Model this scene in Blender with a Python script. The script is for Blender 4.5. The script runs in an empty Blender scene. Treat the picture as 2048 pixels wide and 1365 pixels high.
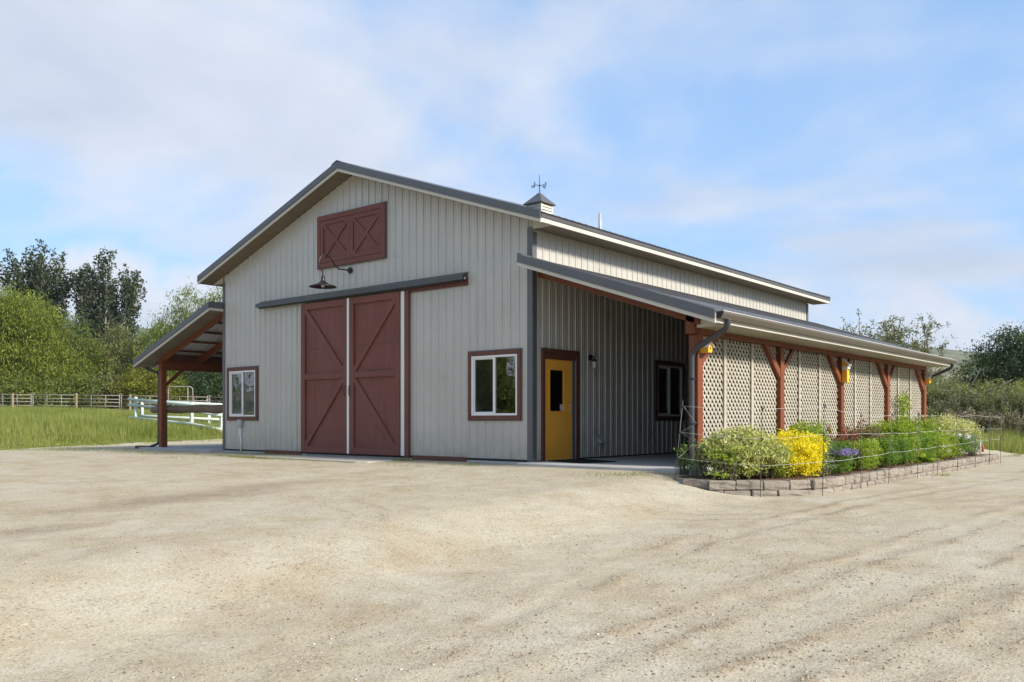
import bpy, bmesh, math, random
import numpy as np
from mathutils import Vector, Matrix
random.seed(11)
RNG = np.random.default_rng(11)
SC = bpy.context.scene
COL = SC.collection
R = math.radians

# ------------------------------------------------------------------ camera
cam = bpy.data.cameras.new('camera')
cam.sensor_width = 36.0
cam.lens = 30.84
cam.shift_y = 0.0770
cam.clip_start = 0.05
cam.clip_end = 9000
CAM = bpy.data.objects.new('camera', cam)
COL.objects.link(CAM)
CAM.location = (10.862, -13.784, 0.840)
CAM.rotation_euler = (R(90), 0, 0.6904)
SC.camera = CAM

# ------------------------------------------------------------------ world, sun, exposure
SUN_AZ, SUN_EL = 4.0, 31.0            # degrees from +X towards +Y, elevation
world = bpy.data.worlds.new('World')
SC.world = world
world.use_nodes = True
wn, wl = world.node_tree.nodes, world.node_tree.links
wn.clear()
w_out = wn.new('ShaderNodeOutputWorld')
w_bg = wn.new('ShaderNodeBackground')
w_bg.inputs['Strength'].default_value = 0.15
w_sky = wn.new('ShaderNodeTexSky')
w_sky.sky_type = 'NISHITA'
w_sky.sun_disc = False
w_sky.sun_elevation = R(SUN_EL)
w_sky.sun_rotation = R(90 - SUN_AZ)
w_sky.air_density = 1.0
w_sky.dust_density = 0.6
w_sky.ozone_density = 1.4


def wmath(op, a, b=None, clamp=False):
    n = wn.new('ShaderNodeMath')
    n.operation = op
    n.use_clamp = clamp
    for i, v in enumerate((a, b)):
        if v is None:
            continue
        if isinstance(v, (int, float)):
            n.inputs[i].default_value = v
        else:
            wl.new(v, n.inputs[i])
    return n.outputs[0]


w_tc = wn.new('ShaderNodeTexCoord')
w_sep = wn.new('ShaderNodeSeparateXYZ')
wl.new(w_tc.outputs['Generated'], w_sep.inputs[0])
den = wmath('ADD', wmath('MAXIMUM', w_sep.outputs[2], 0.0), 0.22)
w_com = wn.new('ShaderNodeCombineXYZ')
wl.new(wmath('DIVIDE', w_sep.outputs[0], den), w_com.inputs[0])
wl.new(wmath('DIVIDE', w_sep.outputs[1], den), w_com.inputs[1])


def wnoise(vec, scale, detail, rough, loc, dist=0.0):
    mp = wn.new('ShaderNodeMapping')
    mp.inputs['Location'].default_value = loc
    wl.new(vec, mp.inputs[0])
    n = wn.new('ShaderNodeTexNoise')
    n.inputs['Scale'].default_value = scale
    n.inputs['Detail'].default_value = detail
    n.inputs['Roughness'].default_value = rough
    n.inputs['Distortion'].default_value = dist
    wl.new(mp.outputs[0], n.inputs['Vector'])
    return n.outputs['Fac']


def wramp(fac, a, b):
    n = wn.new('ShaderNodeMapRange')
    n.interpolation_type = 'SMOOTHSTEP'
    n.inputs['From Min'].default_value = a
    n.inputs['From Max'].default_value = b
    wl.new(fac, n.inputs['Value'])
    return n.outputs[0]


big = wnoise(w_com.outputs[0], 0.42, 2.0, 0.5, (12.7, 5.6, 0.0))
mid = wnoise(w_com.outputs[0], 1.15, 9.0, 0.53, (3.7, 12.4, 0.0), 0.2)
cover = wramp(wmath('ADD', wmath('MULTIPLY', big, 0.60), wmath('MULTIPLY', mid, 1.05)), 0.72, 0.97)
low = wnoise(w_tc.outputs['Generated'], 4.2, 8.0, 0.55, (1.3, 0.2, 0.7))
lowm = wramp(wmath('SUBTRACT', low, wmath('MULTIPLY', w_sep.outputs[2], 1.9)), 0.22, 0.34)
haze_w = wramp(w_sep.outputs[2], 0.30, 0.0)
body = wnoise(w_com.outputs[0], 1.15, 8.0, 0.55, (3.77, 12.49, 0.0), 0.2)
w_cc = wn.new('ShaderNodeValToRGB')
w_cc.color_ramp.elements[0].position = 0.44
w_cc.color_ramp.elements[0].color = (3.00, 3.10, 3.35, 1)
w_cc.color_ramp.elements[1].position = 0.68
w_cc.color_ramp.elements[1].color = (2.05, 2.28, 2.72, 1)
wl.new(body, w_cc.inputs[0])
skyt = wn.new('ShaderNodeMixRGB')
skyt.blend_type = 'MULTIPLY'
skyt.inputs[0].default_value = 1.0
skyt.inputs[2].default_value = (0.90, 1.38, 1.98, 1)
w_gam = wn.new('ShaderNodeGamma')
w_gam.inputs[1].default_value = 0.42
wl.new(w_sky.outputs[0], w_gam.inputs[0])
wl.new(w_gam.outputs[0], skyt.inputs[1])
mx1 = wn.new('ShaderNodeMixRGB')
wl.new(wmath('MAXIMUM', wmath('ADD', wmath('MULTIPLY', cover, 0.84), 0.05), wmath('MULTIPLY', lowm, 0.9)), mx1.inputs[0])
wl.new(skyt.outputs[0], mx1.inputs[1])
wl.new(w_cc.outputs[0], mx1.inputs[2])
wl.new(mx1.outputs[0], w_bg.inputs[0])
wl.new(w_bg.outputs[0], w_out.inputs[0])

sun = bpy.data.lights.new('sun', 'SUN')
sun.energy = 3.7
sun.angle = R(8.0)
sun.color = (1.0, 0.93, 0.82)
SUN = bpy.data.objects.new('sun', sun)
COL.objects.link(SUN)
sd = Vector((math.cos(R(SUN_EL)) * math.cos(R(SUN_AZ)), math.cos(R(SUN_EL)) * math.sin(R(SUN_AZ)), math.sin(R(SUN_EL))))
SUN.rotation_euler = (-sd).to_track_quat('-Z', 'Y').to_euler()
SUN.location = (30, -5, 30)

vs = SC.view_settings
vs.view_transform = 'Standard'
vs.look = 'None'
vs.gamma = 1.0
vs.use_curve_mapping = False
vs.exposure = 0.92
SC.render.engine = 'CYCLES'
SC.cycles.max_bounces = 7
SC.cycles.diffuse_bounces = 4
SC.cycles.glossy_bounces = 3
SC.cycles.transmission_bounces = 4
SC.cycles.transparent_max_bounces = 8
SC.cycles.caustics_reflective = False
SC.cycles.caustics_refractive = False
SC.cycles.use_denoising = True

# ------------------------------------------------------------------ materials
MATS = {}


class NT:
    def __init__(s, name):
        m = bpy.data.materials.new(name)
        m.use_nodes = True
        s.m, s.n, s.l = m, m.node_tree.nodes, m.node_tree.links
        s.n.clear()
        s.out = s.n.new('ShaderNodeOutputMaterial')
        s.tc = None
        MATS[name] = m

    def coord(s, kind='Object', scale=(1, 1, 1), rot=(0, 0, 0)):
        if s.tc is None:
            s.tc = s.n.new('ShaderNodeTexCoord')
        mp = s.n.new('ShaderNodeMapping')
        mp.inputs['Scale'].default_value = scale
        mp.inputs['Rotation'].default_value = rot
        s.l.new(s.tc.outputs[kind], mp.inputs[0])
        return mp.outputs[0]

    def noise(s, vec, scale, detail=4, rough=0.55, dist=0.0):
        n = s.n.new('ShaderNodeTexNoise')
        n.inputs['Scale'].default_value = scale
        n.inputs['Detail'].default_value = detail
        n.inputs['Roughness'].default_value = rough
        n.inputs['Distortion'].default_value = dist
        s.l.new(vec, n.inputs['Vector'])
        return n.outputs['Fac']

    def voro(s, vec, scale, out='Distance', feature='F1'):
        n = s.n.new('ShaderNodeTexVoronoi')
        n.feature = feature
        n.inputs['Scale'].default_value = scale
        s.l.new(vec, n.inputs['Vector'])
        return n.outputs[out]

    def ramp(s, fac, a, b, lo=0.0, hi=1.0):
        n = s.n.new('ShaderNodeMapRange')
        n.inputs['From Min'].default_value = a
        n.inputs['From Max'].default_value = b
        n.inputs['To Min'].default_value = lo
        n.inputs['To Max'].default_value = hi
        s.l.new(fac, n.inputs['Value'])
        return n.outputs[0]

    def math(s, op, a, b=None):
        n = s.n.new('ShaderNodeMath')
        n.operation = op
        for i, v in enumerate((a, b)):
            if v is None:
                continue
            if isinstance(v, (int, float)):
                n.inputs[i].default_value = v
            else:
                s.l.new(v, n.inputs[i])
        return n.outputs[0]

    def mix(s, fac, a, b, mode='MIX'):
        n = s.n.new('ShaderNodeMixRGB')
        n.blend_type = mode
        for i, v in enumerate((fac, a, b)):
            if isinstance(v, (int, float)):
                n.inputs[i].default_value = v
            elif isinstance(v, tuple):
                n.inputs[i].default_value = v + (1,) if len(v) == 3 else v
            else:
                s.l.new(v, n.inputs[i])
        return n.outputs[0]

    def attr(s, name):
        n = s.n.new('ShaderNodeAttribute')
        n.attribute_name = name
        return n.outputs['Fac']

    def rand(s):
        n = s.n.new('ShaderNodeObjectInfo')
        return n.outputs['Random']

    def bump(s, h, strength=0.3, dist=0.01):
        n = s.n.new('ShaderNodeBump')
        n.inputs['Strength'].default_value = strength
        n.inputs['Distance'].default_value = dist
        s.l.new(h, n.inputs['Height'])
        return n.outputs[0]

    def bsdf(s, color, rough=0.6, metal=0.0, normal=None, spec=0.5, coat=0.0):
        n = s.n.new('ShaderNodeBsdfPrincipled')
        if isinstance(color, tuple):
            n.inputs['Base Color'].default_value = color + (1,)
        else:
            s.l.new(color, n.inputs['Base Color'])
        if isinstance(rough, (int, float)):
            n.inputs['Roughness'].default_value = rough
        else:
            s.l.new(rough, n.inputs['Roughness'])
        n.inputs['Metallic'].default_value = metal
        n.inputs['Specular IOR Level'].default_value = spec
        n.inputs['Coat Weight'].default_value = coat
        if normal is not None:
            s.l.new(normal, n.inputs['Normal'])
        s.l.new(n.outputs[0], s.out.inputs[0])
        return n


def painted(name, col, rough=0.45, var=0.12, streak=0.0, spec=0.5, bump=0.0, tone=None):
    t = NT(name)
    v = t.coord()
    n1 = t.noise(v, 1.3, 4)
    c = t.mix(t.ramp(n1, 0.3, 0.7), tuple(x * (1 - var) for x in col), tuple(min(1, x * (1 + var)) for x in col))
    if streak:
        vs_ = t.coord('Object', (9.0, 9.0, 0.35))
        n2 = t.noise(vs_, 1.6, 5, 0.6)
        c = t.mix(t.ramp(n2, 0.56, 0.8, 0, streak), c, tuple(x * 0.62 for x in (tone or col)))
    nr = None
    if bump:
        nr = t.bump(t.noise(v, 42, 4), bump, 0.004)
    t.bsdf(c, t.ramp(n1, 0.2, 0.8, rough - 0.06, rough + 0.08), normal=nr, spec=spec)
    return t.m


def wood(name, col, dark, axis='z', rough=0.55, scale=1.0, knots=True):
    t = NT(name)
    sc = {'x': (1.2, 22, 22), 'y': (22, 1.2, 22), 'z': (22, 22, 1.2)}[axis]
    v = t.coord('Object', tuple(s * scale for s in sc))
    g = t.noise(v, 1.5, 6, 0.62, 0.6)
    v2 = t.coord()
    b = t.noise(v2, 1.7, 3)
    c = t.mix(t.ramp(g, 0.38, 0.66), dark, col)
    c = t.mix(t.ramp(b, 0.3, 0.75, 0.0, 0.45), c, tuple(x * 0.72 for x in col))
    c = t.mix(t.ramp(t.rand(), 0, 1, 0.0, 0.28), c, tuple(x * 0.6 for x in dark))
    if knots:
        k = t.voro(t.coord('Object', {'x': (1, 4, 4), 'y': (4, 1, 4), 'z': (4, 4, 1)}[axis]), 1.5)
        c = t.mix(t.ramp(k, 0.05, 0.11, 0.75, 0.0), c, tuple(x * 0.35 for x in dark))
    t.bsdf(c, rough, normal=t.bump(g, 0.25, 0.004), spec=0.35)
    return t.m


def foliage(name, dark, mid, light, trans=0.35, rough=0.55):
    t = NT(name)
    a = t.attr('tint')
    r = t.n.new('ShaderNodeValToRGB')
    e = r.color_ramp.elements
    e[0].position, e[0].color = 0.0, dark + (1,)
    e[1].position, e[1].color = 1.0, light + (1,)
    m = e.new(0.5)
    m.color = mid + (1,)
    t.l.new(a, r.inputs[0])
    p = t.bsdf(r.outputs[0], rough, spec=0.3)
    tr = t.n.new('ShaderNodeBsdfTranslucent')
    t.l.new(t.mix(0.5, r.outputs[0], tuple(min(1, x * 1.3) for x in light)), tr.inputs[0])
    ms = t.n.new('ShaderNodeMixShader')
    ms.inputs[0].default_value = trans
    t.l.new(p.outputs[0], ms.inputs[1])
    t.l.new(tr.outputs[0], ms.inputs[2])
    t.l.new(ms.outputs[0], t.out.inputs[0])
    return t.m


# siding: painted ribbed steel, faint vertical run marks and a dusty splash band
def make_siding():
    t = NT('siding')
    v = t.coord()
    n1 = t.noise(v, 0.9, 4)
    c = t.mix(t.ramp(n1, 0.3, 0.7), (0.470, 0.448, 0.400), (0.535, 0.514, 0.465))
    n2 = t.noise(t.coord('Object', (7, 7, 0.25)), 1.8, 6, 0.6)
    c = t.mix(t.ramp(n2, 0.52, 0.78, 0, 0.35), c, (0.35, 0.32, 0.255))
    sep = t.n.new('ShaderNodeSeparateXYZ')
    t.l.new(t.coord(), sep.inputs[0])
    splash = t.math('MULTIPLY', t.ramp(sep.outputs[2], 0.05, 0.75, 0.55, 0.0), t.ramp(t.noise(v, 5, 5), 0.3, 0.7))
    c = t.mix(splash, c, (0.33, 0.285, 0.21))
    c = t.mix(t.ramp(t.rand(), 0, 1, 0, 0.10), c, (0.30, 0.30, 0.29))
    wob = t.noise(t.coord('Object', (3, 3, 1.2)), 1.6, 2)
    t.bsdf(c, t.ramp(n1, 0.2, 0.8, 0.24, 0.38), normal=t.bump(wob, 0.35, 0.03), spec=0.7)


make_siding()
painted('dark_trim', (0.112, 0.113, 0.118), 0.42, 0.10, 0.25, 0.55)
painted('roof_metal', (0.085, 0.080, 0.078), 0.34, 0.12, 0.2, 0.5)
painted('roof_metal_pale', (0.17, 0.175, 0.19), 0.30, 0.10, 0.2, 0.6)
painted('fascia_paint', (0.56, 0.53, 0.46), 0.42, 0.05, 0.2, 0.4)
painted('soffit_paint', (0.165, 0.135, 0.092), 0.5, 0.08, 0.0, 0.35)
painted('track_metal', (0.070, 0.064, 0.060), 0.4, 0.1, 0.2, 0.5)
painted('spout_metal', (0.050, 0.050, 0.055), 0.4, 0.08, 0.1, 0.5)
painted('soffit_tan', (0.36, 0.325, 0.25), 0.5, 0.06, 0.0, 0.3)
painted('gutter_brown', (0.105, 0.088, 0.070), 0.34, 0.08, 0.15, 0.5)
painted('white_vinyl', (0.78, 0.78, 0.76), 0.4, 0.04, 0.1)
painted('yellow_paint', (0.93, 0.43, 0.055), 0.42, 0.04, 0.0, 0.4)
painted('birdhouse_yellow', (0.80, 0.42, 0.03), 0.6, 0.12, 0.2, 0.3)
painted('birdhouse_roof', (0.62, 0.60, 0.55), 0.7, 0.15, 0.35, 0.3)
painted('lattice_paint', (0.42, 0.385, 0.315), 0.6, 0.08, 0.3, 0.3)
painted('black_metal', (0.013, 0.013, 0.015), 0.42, 0.1, 0.0, 0.5)
painted('chrome', (0.55, 0.55, 0.55), 0.25, 0.05, 0.0, 0.8)
painted('grey_plastic', (0.42, 0.43, 0.43), 0.5, 0.06, 0.15)
painted('liner', (0.05, 0.048, 0.045), 0.8, 0.1)
painted('light_block_sheet', (0.016, 0.015, 0.013), 0.9, 0.2, 0.0, 0.1)  # near-black, for the sheet added behind the lattice
painted('door_mat', (0.018, 0.018, 0.016), 0.95, 0.2, 0.0, 0.1, 0.8)
painted('fence_mint', (0.58, 0.66, 0.58), 0.6, 0.12, 0.4, 0.3)
painted('corral_pipe', (0.27, 0.235, 0.215), 0.5, 0.18, 0.4, 0.4)
painted('wire_rope', (0.60, 0.59, 0.56), 0.6, 0.05)
painted('rod_grey', (0.10, 0.085, 0.075), 0.5, 0.2)
painted('pot_glaze', (0.55, 0.54, 0.50), 0.55, 0.12, 0.3)
painted('red_plastic', (0.45, 0.02, 0.02), 0.4, 0.08)
painted('paper', (0.72, 0.72, 0.70), 0.8, 0.02)
painted('lamp_white', (0.70, 0.68, 0.62), 0.5, 0.05)
painted('galvanised', (0.42, 0.43, 0.43), 0.35, 0.12, 0.2, 0.7)
wood('post_wood', (0.265, 0.078, 0.028), (0.155, 0.042, 0.017), 'z')
wood('beam_wood', (0.230, 0.066, 0.025), (0.130, 0.036, 0.015), 'y')
wood('rafter_wood', (0.255, 0.080, 0.028), (0.150, 0.044, 0.018), 'x')
wood('log_wood', (0.30, 0.215, 0.135), (0.15, 0.10, 0.062), 'x', 0.8)
wood('stump_wood', (0.34, 0.27, 0.185), (0.18, 0.135, 0.09), 'z', 0.8)


def make_barn_red():
    for nm, ax in (('barn_red', 'z'), ('barn_red_rail', 'x')):
        t = NT(nm)
        v = t.coord('Object', (26, 26, 1.1) if ax == 'z' else (1.1, 26, 26))
        g = t.noise(v, 1.6, 6, 0.65)
        b = t.noise(t.coord(), 1.1, 4)
        c = t.mix(t.ramp(g, 0.3, 0.7), (0.130, 0.044, 0.032), (0.215, 0.078, 0.058))
        c = t.mix(t.ramp(b, 0.35, 0.75, 0, 0.4), c, (0.24, 0.095, 0.076))
        c = t.mix(t.ramp(t.rand(), 0, 1, 0, 0.18), c, (0.10, 0.035, 0.03))
        t.bsdf(c, 0.62, normal=t.bump(g, 0.22, 0.004), spec=0.35)
    t = NT('trim_brown')
    g = t.noise(t.coord('Object', (16, 16, 3)), 1.6, 6, 0.65)
    c = t.mix(t.ramp(g, 0.3, 0.7), (0.095, 0.034, 0.022), (0.155, 0.056, 0.036))
    t.bsdf(c, 0.5, normal=t.bump(g, 0.2, 0.004), spec=0.4)


make_barn_red()


def make_glass():
    t = NT('window_glass')
    wob = t.noise(t.coord('Object', (1, 1, 1)), 1.4, 2)
    nr = t.bump(wob, 0.35, 0.02)
    fr = t.n.new('ShaderNodeFresnel')
    fr.inputs['IOR'].default_value = 3.3
    gl = t.n.new('ShaderNodeBsdfGlossy')
    gl.inputs['Roughness'].default_value = 0.015
    t.l.new(nr, gl.inputs['Normal'])
    tr = t.n.new('ShaderNodeBsdfTransparent')
    tr.inputs[0].default_value = (0.62, 0.68, 0.64, 1)
    ms = t.n.new('ShaderNodeMixShader')
    t.l.new(fr.outputs[0], ms.inputs[0])
    t.l.new(tr.outputs[0], ms.inputs[1])
    t.l.new(gl.outputs[0], ms.inputs[2])
    t.l.new(ms.outputs[0], t.out.inputs[0])
    t = NT('insect_screen')
    d = t.n.new('ShaderNodeBsdfDiffuse')
    d.inputs[0].default_value = (0.035, 0.035, 0.035, 1)
    tr = t.n.new('ShaderNodeBsdfTransparent')
    ms = t.n.new('ShaderNodeMixShader')
    ms.inputs[0].default_value = 0.13
    t.l.new(tr.outputs[0], ms.inputs[1])
    t.l.new(d.outputs[0], ms.inputs[2])
    t.l.new(ms.outputs[0], t.out.inputs[0])
    t = NT('lamp_glass')
    t.bsdf((0.5, 0.5, 0.48), 0.25, spec=0.8)


make_glass()


def make_ground():
    t = NT('gravel')
    v = t.coord()
    big_ = t.noise(v, 0.28, 5, 0.6)
    md = t.noise(v, 1.6, 6, 0.62)
    strk = t.noise(t.coord('Object', (1.4, 0.55, 1), (0, 0, 0.35)), 1.3, 6, 0.65)
    fine = t.noise(v, 34, 5, 0.7)
    spk = t.voro(v, 46, 'Color')
    spkd = t.voro(v, 46)
    spk2 = t.voro(v, 19, 'Color')
    loose, damp = t.attr('loose'), t.attr('damp')
    tan_ = t.noise(t.coord('Object', (0.8, 1.0, 1)), 0.9, 8, 0.68, 0.4)
    c = t.mix(t.ramp(big_, 0.35, 0.65), (0.462, 0.402, 0.280), (0.492, 0.452, 0.350))
    c = t.mix(t.ramp(tan_, 0.47, 0.66, 0, 0.75), c, (0.375, 0.295, 0.180))
    c = t.mix(t.ramp(md, 0.46, 0.74, 0, 0.4), c, (0.40, 0.325, 0.225))
    c = t.mix(t.ramp(strk, 0.50, 0.72, 0, 0.5), c, (0.535, 0.505, 0.42))
    c = t.mix(t.math('MULTIPLY', loose, t.ramp(t.noise(v, 13, 6, 0.75), 0.36, 0.60, 0.05, 1.35)), c, (0.305, 0.235, 0.150))
    c = t.mix(t.math('MULTIPLY', damp, t.ramp(t.noise(v, 5.5, 6, 0.7), 0.3, 0.65, 0.45, 1.15)), c, (0.19, 0.135, 0.092))
    # loose chips: small cells of lighter and darker stone
    g = t.n.new('ShaderNodeSeparateColor')
    t.l.new(spk, g.inputs[0])
    g2 = t.n.new('ShaderNodeSeparateColor')
    t.l.new(spk2, g2.inputs[0])
    fr = t.math('MULTIPLY', t.ramp(g.outputs[0], 0.78, 0.84), t.ramp(spkd, 0.42, 0.30))
    fr = t.math('MULTIPLY', fr, t.ramp(md, 0.30, 0.62, 0.25, 1.0))
    chip = t.mix(g.outputs[1], (0.09, 0.08, 0.07), (0.34, 0.22, 0.12))
    c = t.mix(t.math('MULTIPLY', fr, 0.9), c, chip)
    d3 = t.voro(v, 105)
    c3 = t.n.new('ShaderNodeSeparateColor')
    t.l.new(t.voro(v, 105, 'Color'), c3.inputs[0])
    f3 = t.math('MULTIPLY', t.ramp(c3.outputs[0], 0.72, 0.78), t.ramp(d3, 0.46, 0.30))
    c = t.mix(t.math('MULTIPLY', f3, 0.75), c, t.mix(c3.outputs[1], (0.10, 0.085, 0.07), (0.30, 0.20, 0.12)))
    d4 = t.voro(v, 17)
    f4 = t.math('MULTIPLY', t.ramp(g2.outputs[0], 0.84, 0.88), t.ramp(d4, 0.34, 0.22))
    c = t.mix(t.math('MULTIPLY', f4, t.ramp(tan_, 0.40, 0.62, 0.15, 0.8)), c, (0.15, 0.115, 0.085))
    lt = t.math('MULTIPLY', t.ramp(g.outputs[2], 0.82, 0.88), t.ramp(spkd, 0.40, 0.28))
    c = t.mix(t.math('MULTIPLY', lt, 0.6), c, (0.66, 0.62, 0.54))
    grit = t.noise(v, 95, 4, 0.75)
    c = t.mix(t.ramp(fine, 0.42, 0.75, 0.0, 0.5), c, (0.26, 0.205, 0.14))
    c = t.mix(t.ramp(grit, 0.55, 0.75, 0.0, 0.5), c, (0.17, 0.14, 0.11))
    clus = t.ramp(t.noise(v, 1.9, 9, 0.74, 0.3), 0.47, 0.60)
    crumb = t.ramp(t.noise(v, 27, 6, 0.82), 0.47, 0.60)
    c = t.mix(t.math('MULTIPLY', t.math('MULTIPLY', clus, crumb), 0.62), c, (0.225, 0.165, 0.10))
    pale = t.ramp(t.noise(v, 38, 5, 0.8), 0.56, 0.68)
    c = t.mix(t.math('MULTIPLY', pale, 0.5), c, (0.62, 0.575, 0.475))
    h = t.math('ADD', t.math('MULTIPLY', fine, 0.7), t.math('MULTIPLY', t.math('SUBTRACT', 1.0, spkd), 0.55))
    h = t.math('ADD', h, t.math('MULTIPLY', md, 1.0))
    t.bsdf(c, 0.95, normal=t.bump(h, 0.55, 0.012), spec=0.15)

    t = NT('meadow_soil')
    v = t.coord()
    c = t.mix(t.ramp(t.noise(v, 0.5, 5), 0.3, 0.7), (0.10, 0.12, 0.035), (0.17, 0.19, 0.06))
    c = t.mix(t.ramp(t.noise(v, 9, 4), 0.45, 0.75, 0, 0.6), c, (0.19, 0.155, 0.08))
    t.bsdf(c, 0.95, normal=t.bump(t.noise(v, 12, 5), 0.6, 0.05), spec=0.1)

    t = NT('hill_cover')
    v = t.coord()
    a = t.noise(v, 0.006, 6, 0.6)
    c = t.mix(t.ramp(a, 0.42, 0.58), (0.20, 0.19, 0.10), (0.05, 0.075, 0.035))
    t.bsdf(c, 0.95, spec=0.1)

    t = NT('concrete')
    v = t.coord()
    c = t.mix(t.ramp(t.noise(v, 1.2, 6, 0.65), 0.3, 0.7), (0.37, 0.37, 0.36), (0.47, 0.465, 0.45))
    c = t.mix(t.ramp(t.noise(v, 0.6, 5), 0.5, 0.75, 0, 0.4), c, (0.44, 0.39, 0.30))
    t.bsdf(c, 0.85, normal=t.bump(t.noise(v, 60, 4), 0.25, 0.004), spec=0.25)

    t = NT('apron_concrete')
    v = t.coord()
    c = t.mix(t.ramp(t.noise(v, 1.6, 6, 0.65), 0.3, 0.7), (0.36, 0.35, 0.325), (0.44, 0.42, 0.37))
    c = t.mix(t.ramp(t.noise(v, 2.4, 7, 0.7), 0.42, 0.62, 0, 0.85), c, (0.43, 0.37, 0.26))
    t.bsdf(c, 0.9, normal=t.bump(t.noise(v, 50, 4), 0.3, 0.004), spec=0.2)

    t = NT('mulch')
    v = t.coord()
    c = t.mix(t.voro(v, 24, 'Color'), (0.05, 0.028, 0.017), (0.20, 0.12, 0.075))
    c = t.mix(t.ramp(t.noise(v, 5, 4), 0.4, 0.7, 0, 0.6), c, (0.075, 0.04, 0.025))
    t.bsdf(c, 0.95, normal=t.bump(t.voro(v, 26), 1.0, 0.03), spec=0.1)

    t = NT('block_stone')
    v = t.coord()
    r_ = t.rand()
    c = t.mix(r_, (0.185, 0.155, 0.125), (0.285, 0.245, 0.205))
    c = t.mix(t.ramp(t.noise(v, 9, 5, 0.7), 0.35, 0.7, 0, 0.7), c, (0.33, 0.295, 0.25))
    c = t.mix(t.ramp(t.noise(v, 28, 4, 0.7), 0.5, 0.75, 0, 0.6), c, (0.11, 0.09, 0.075))
    t.bsdf(c, 0.92, normal=t.bump(t.noise(v, 36, 6, 0.7), 0.7, 0.012), spec=0.2)

    t = NT('pebble')
    a = t.attr('tint')
    r2 = t.n.new('ShaderNodeValToRGB')
    e = r2.color_ramp.elements
    e[0].position, e[0].color = 0.0, (0.13, 0.12, 0.11, 1)
    e[1].position, e[1].color = 1.0, (0.60, 0.55, 0.46, 1)
    for p_, c_ in ((0.25, (0.24, 0.20, 0.16, 1)), (0.6, (0.42, 0.355, 0.26, 1)), (0.8, (0.44, 0.315, 0.19, 1))):
        q = e.new(p_)
        q.color = c_
    t.l.new(a, r2.inputs[0])
    t.bsdf(r2.outputs[0], 0.85, spec=0.25)

    t = NT('bark')
    v = t.coord('Object', (6, 6, 1.5))
    c = t.mix(t.ramp(t.noise(v, 2, 5), 0.3, 0.7), (0.085, 0.065, 0.05), (0.21, 0.175, 0.14))
    t.bsdf(c, 0.95, spec=0.1)
    t = NT('pale_bark')
    v = t.coord('Object', (6, 6, 1.5))
    c = t.mix(t.ramp(t.noise(v, 2, 5), 0.3, 0.7), (0.22, 0.19, 0.16), (0.42, 0.39, 0.34))
    t.bsdf(c, 0.95, spec=0.1)


make_ground()
foliage('leaf_poplar', (0.020, 0.034, 0.014), (0.045, 0.068, 0.028), (0.15, 0.17, 0.10), 0.22)
foliage('leaf_willow', (0.075, 0.11, 0.014), (0.18, 0.23, 0.032), (0.33, 0.36, 0.07), 0.45)
foliage('leaf_mid', (0.060, 0.095, 0.016), (0.14, 0.185, 0.032), (0.25, 0.29, 0.065), 0.42)
foliage('leaf_olive', (0.085, 0.10, 0.030), (0.16, 0.18, 0.058), (0.27, 0.27, 0.10), 0.38)
foliage('leaf_yellowgreen', (0.095, 0.11, 0.012), (0.20, 0.215, 0.025), (0.33, 0.32, 0.06), 0.35)
foliage('leaf_dark', (0.016, 0.036, 0.012), (0.040, 0.078, 0.024), (0.10, 0.145, 0.050), 0.25)
foliage('leaf_dry', (0.16, 0.13, 0.080), (0.25, 0.215, 0.13), (0.34, 0.32, 0.18), 0.3)
foliage('leaf_variegated', (0.15, 0.20, 0.030), (0.44, 0.47, 0.10), (0.66, 0.64, 0.34), 0.30)
foliage('leaf_gold', (0.52, 0.40, 0.006), (0.82, 0.68, 0.014), (0.92, 0.82, 0.05), 0.4)
foliage('leaf_lime', (0.10, 0.18, 0.012), (0.23, 0.34, 0.025), (0.40, 0.48, 0.060), 0.4)
foliage('leaf_fresh', (0.05, 0.125, 0.014), (0.125, 0.24, 0.025), (0.24, 0.36, 0.05), 0.4)
foliage('leaf_bluegrass', (0.055, 0.11, 0.045), (0.11, 0.19, 0.075), (0.20, 0.29, 0.13), 0.30)
foliage('leaf_barberry', (0.10, 0.014, 0.008), (0.20, 0.035, 0.012), (0.33, 0.12, 0.03), 0.30)
foliage('leaf_russet', (0.10, 0.055, 0.028), (0.17, 0.12, 0.055), (0.24, 0.24, 0.085), 0.30)
foliage('leaf_silver', (0.12, 0.18, 0.075), (0.20, 0.28, 0.12), (0.32, 0.40, 0.19), 0.30)
foliage('grass_blade', (0.10, 0.15, 0.020), (0.21, 0.265, 0.040), (0.44, 0.40, 0.15), 0.45)
foliage('petal_violet', (0.16, 0.12, 0.34), (0.26, 0.20, 0.48), (0.42, 0.34, 0.60), 0.3)
foliage('petal_white', (0.62, 0.52, 0.52), (0.76, 0.70, 0.69), (0.85, 0.82, 0.80), 0.3)

# ------------------------------------------------------------------ geometry helpers
PLOC = {}


def tag(o, label=None, cat=None, group=None, kind=None):
    if label:
        o['label'] = label
    if cat:
        o['category'] = cat
    if group:
        o['group'] = group
    if kind:
        o['kind'] = kind
    return o


def attach(o, parent):
    if parent is not None:
        o.parent = parent
        o.matrix_parent_inverse = Matrix.Translation(-Vector(PLOC.get(parent.name, (0, 0, 0))))
    return o


def thing(name, label, cat, loc, group=None):
    o = bpy.data.objects.new(name, None)
    o.empty_display_size = 0.3
    COL.objects.link(o)
    o.location = loc
    PLOC[o.name] = tuple(loc)
    return tag(o, label, cat, group)


def put(name, me, mat, parent=None, loc=None, rot=None):
    o = bpy.data.objects.new(name, me)
    COL.objects.link(o)
    if mat is not None and not me.materials:
        me.materials.append(MATS[mat])
    if loc is not None:
        o.location = loc
    if rot is not None:
        o.rotation_euler = rot
    return attach(o, parent)


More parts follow.
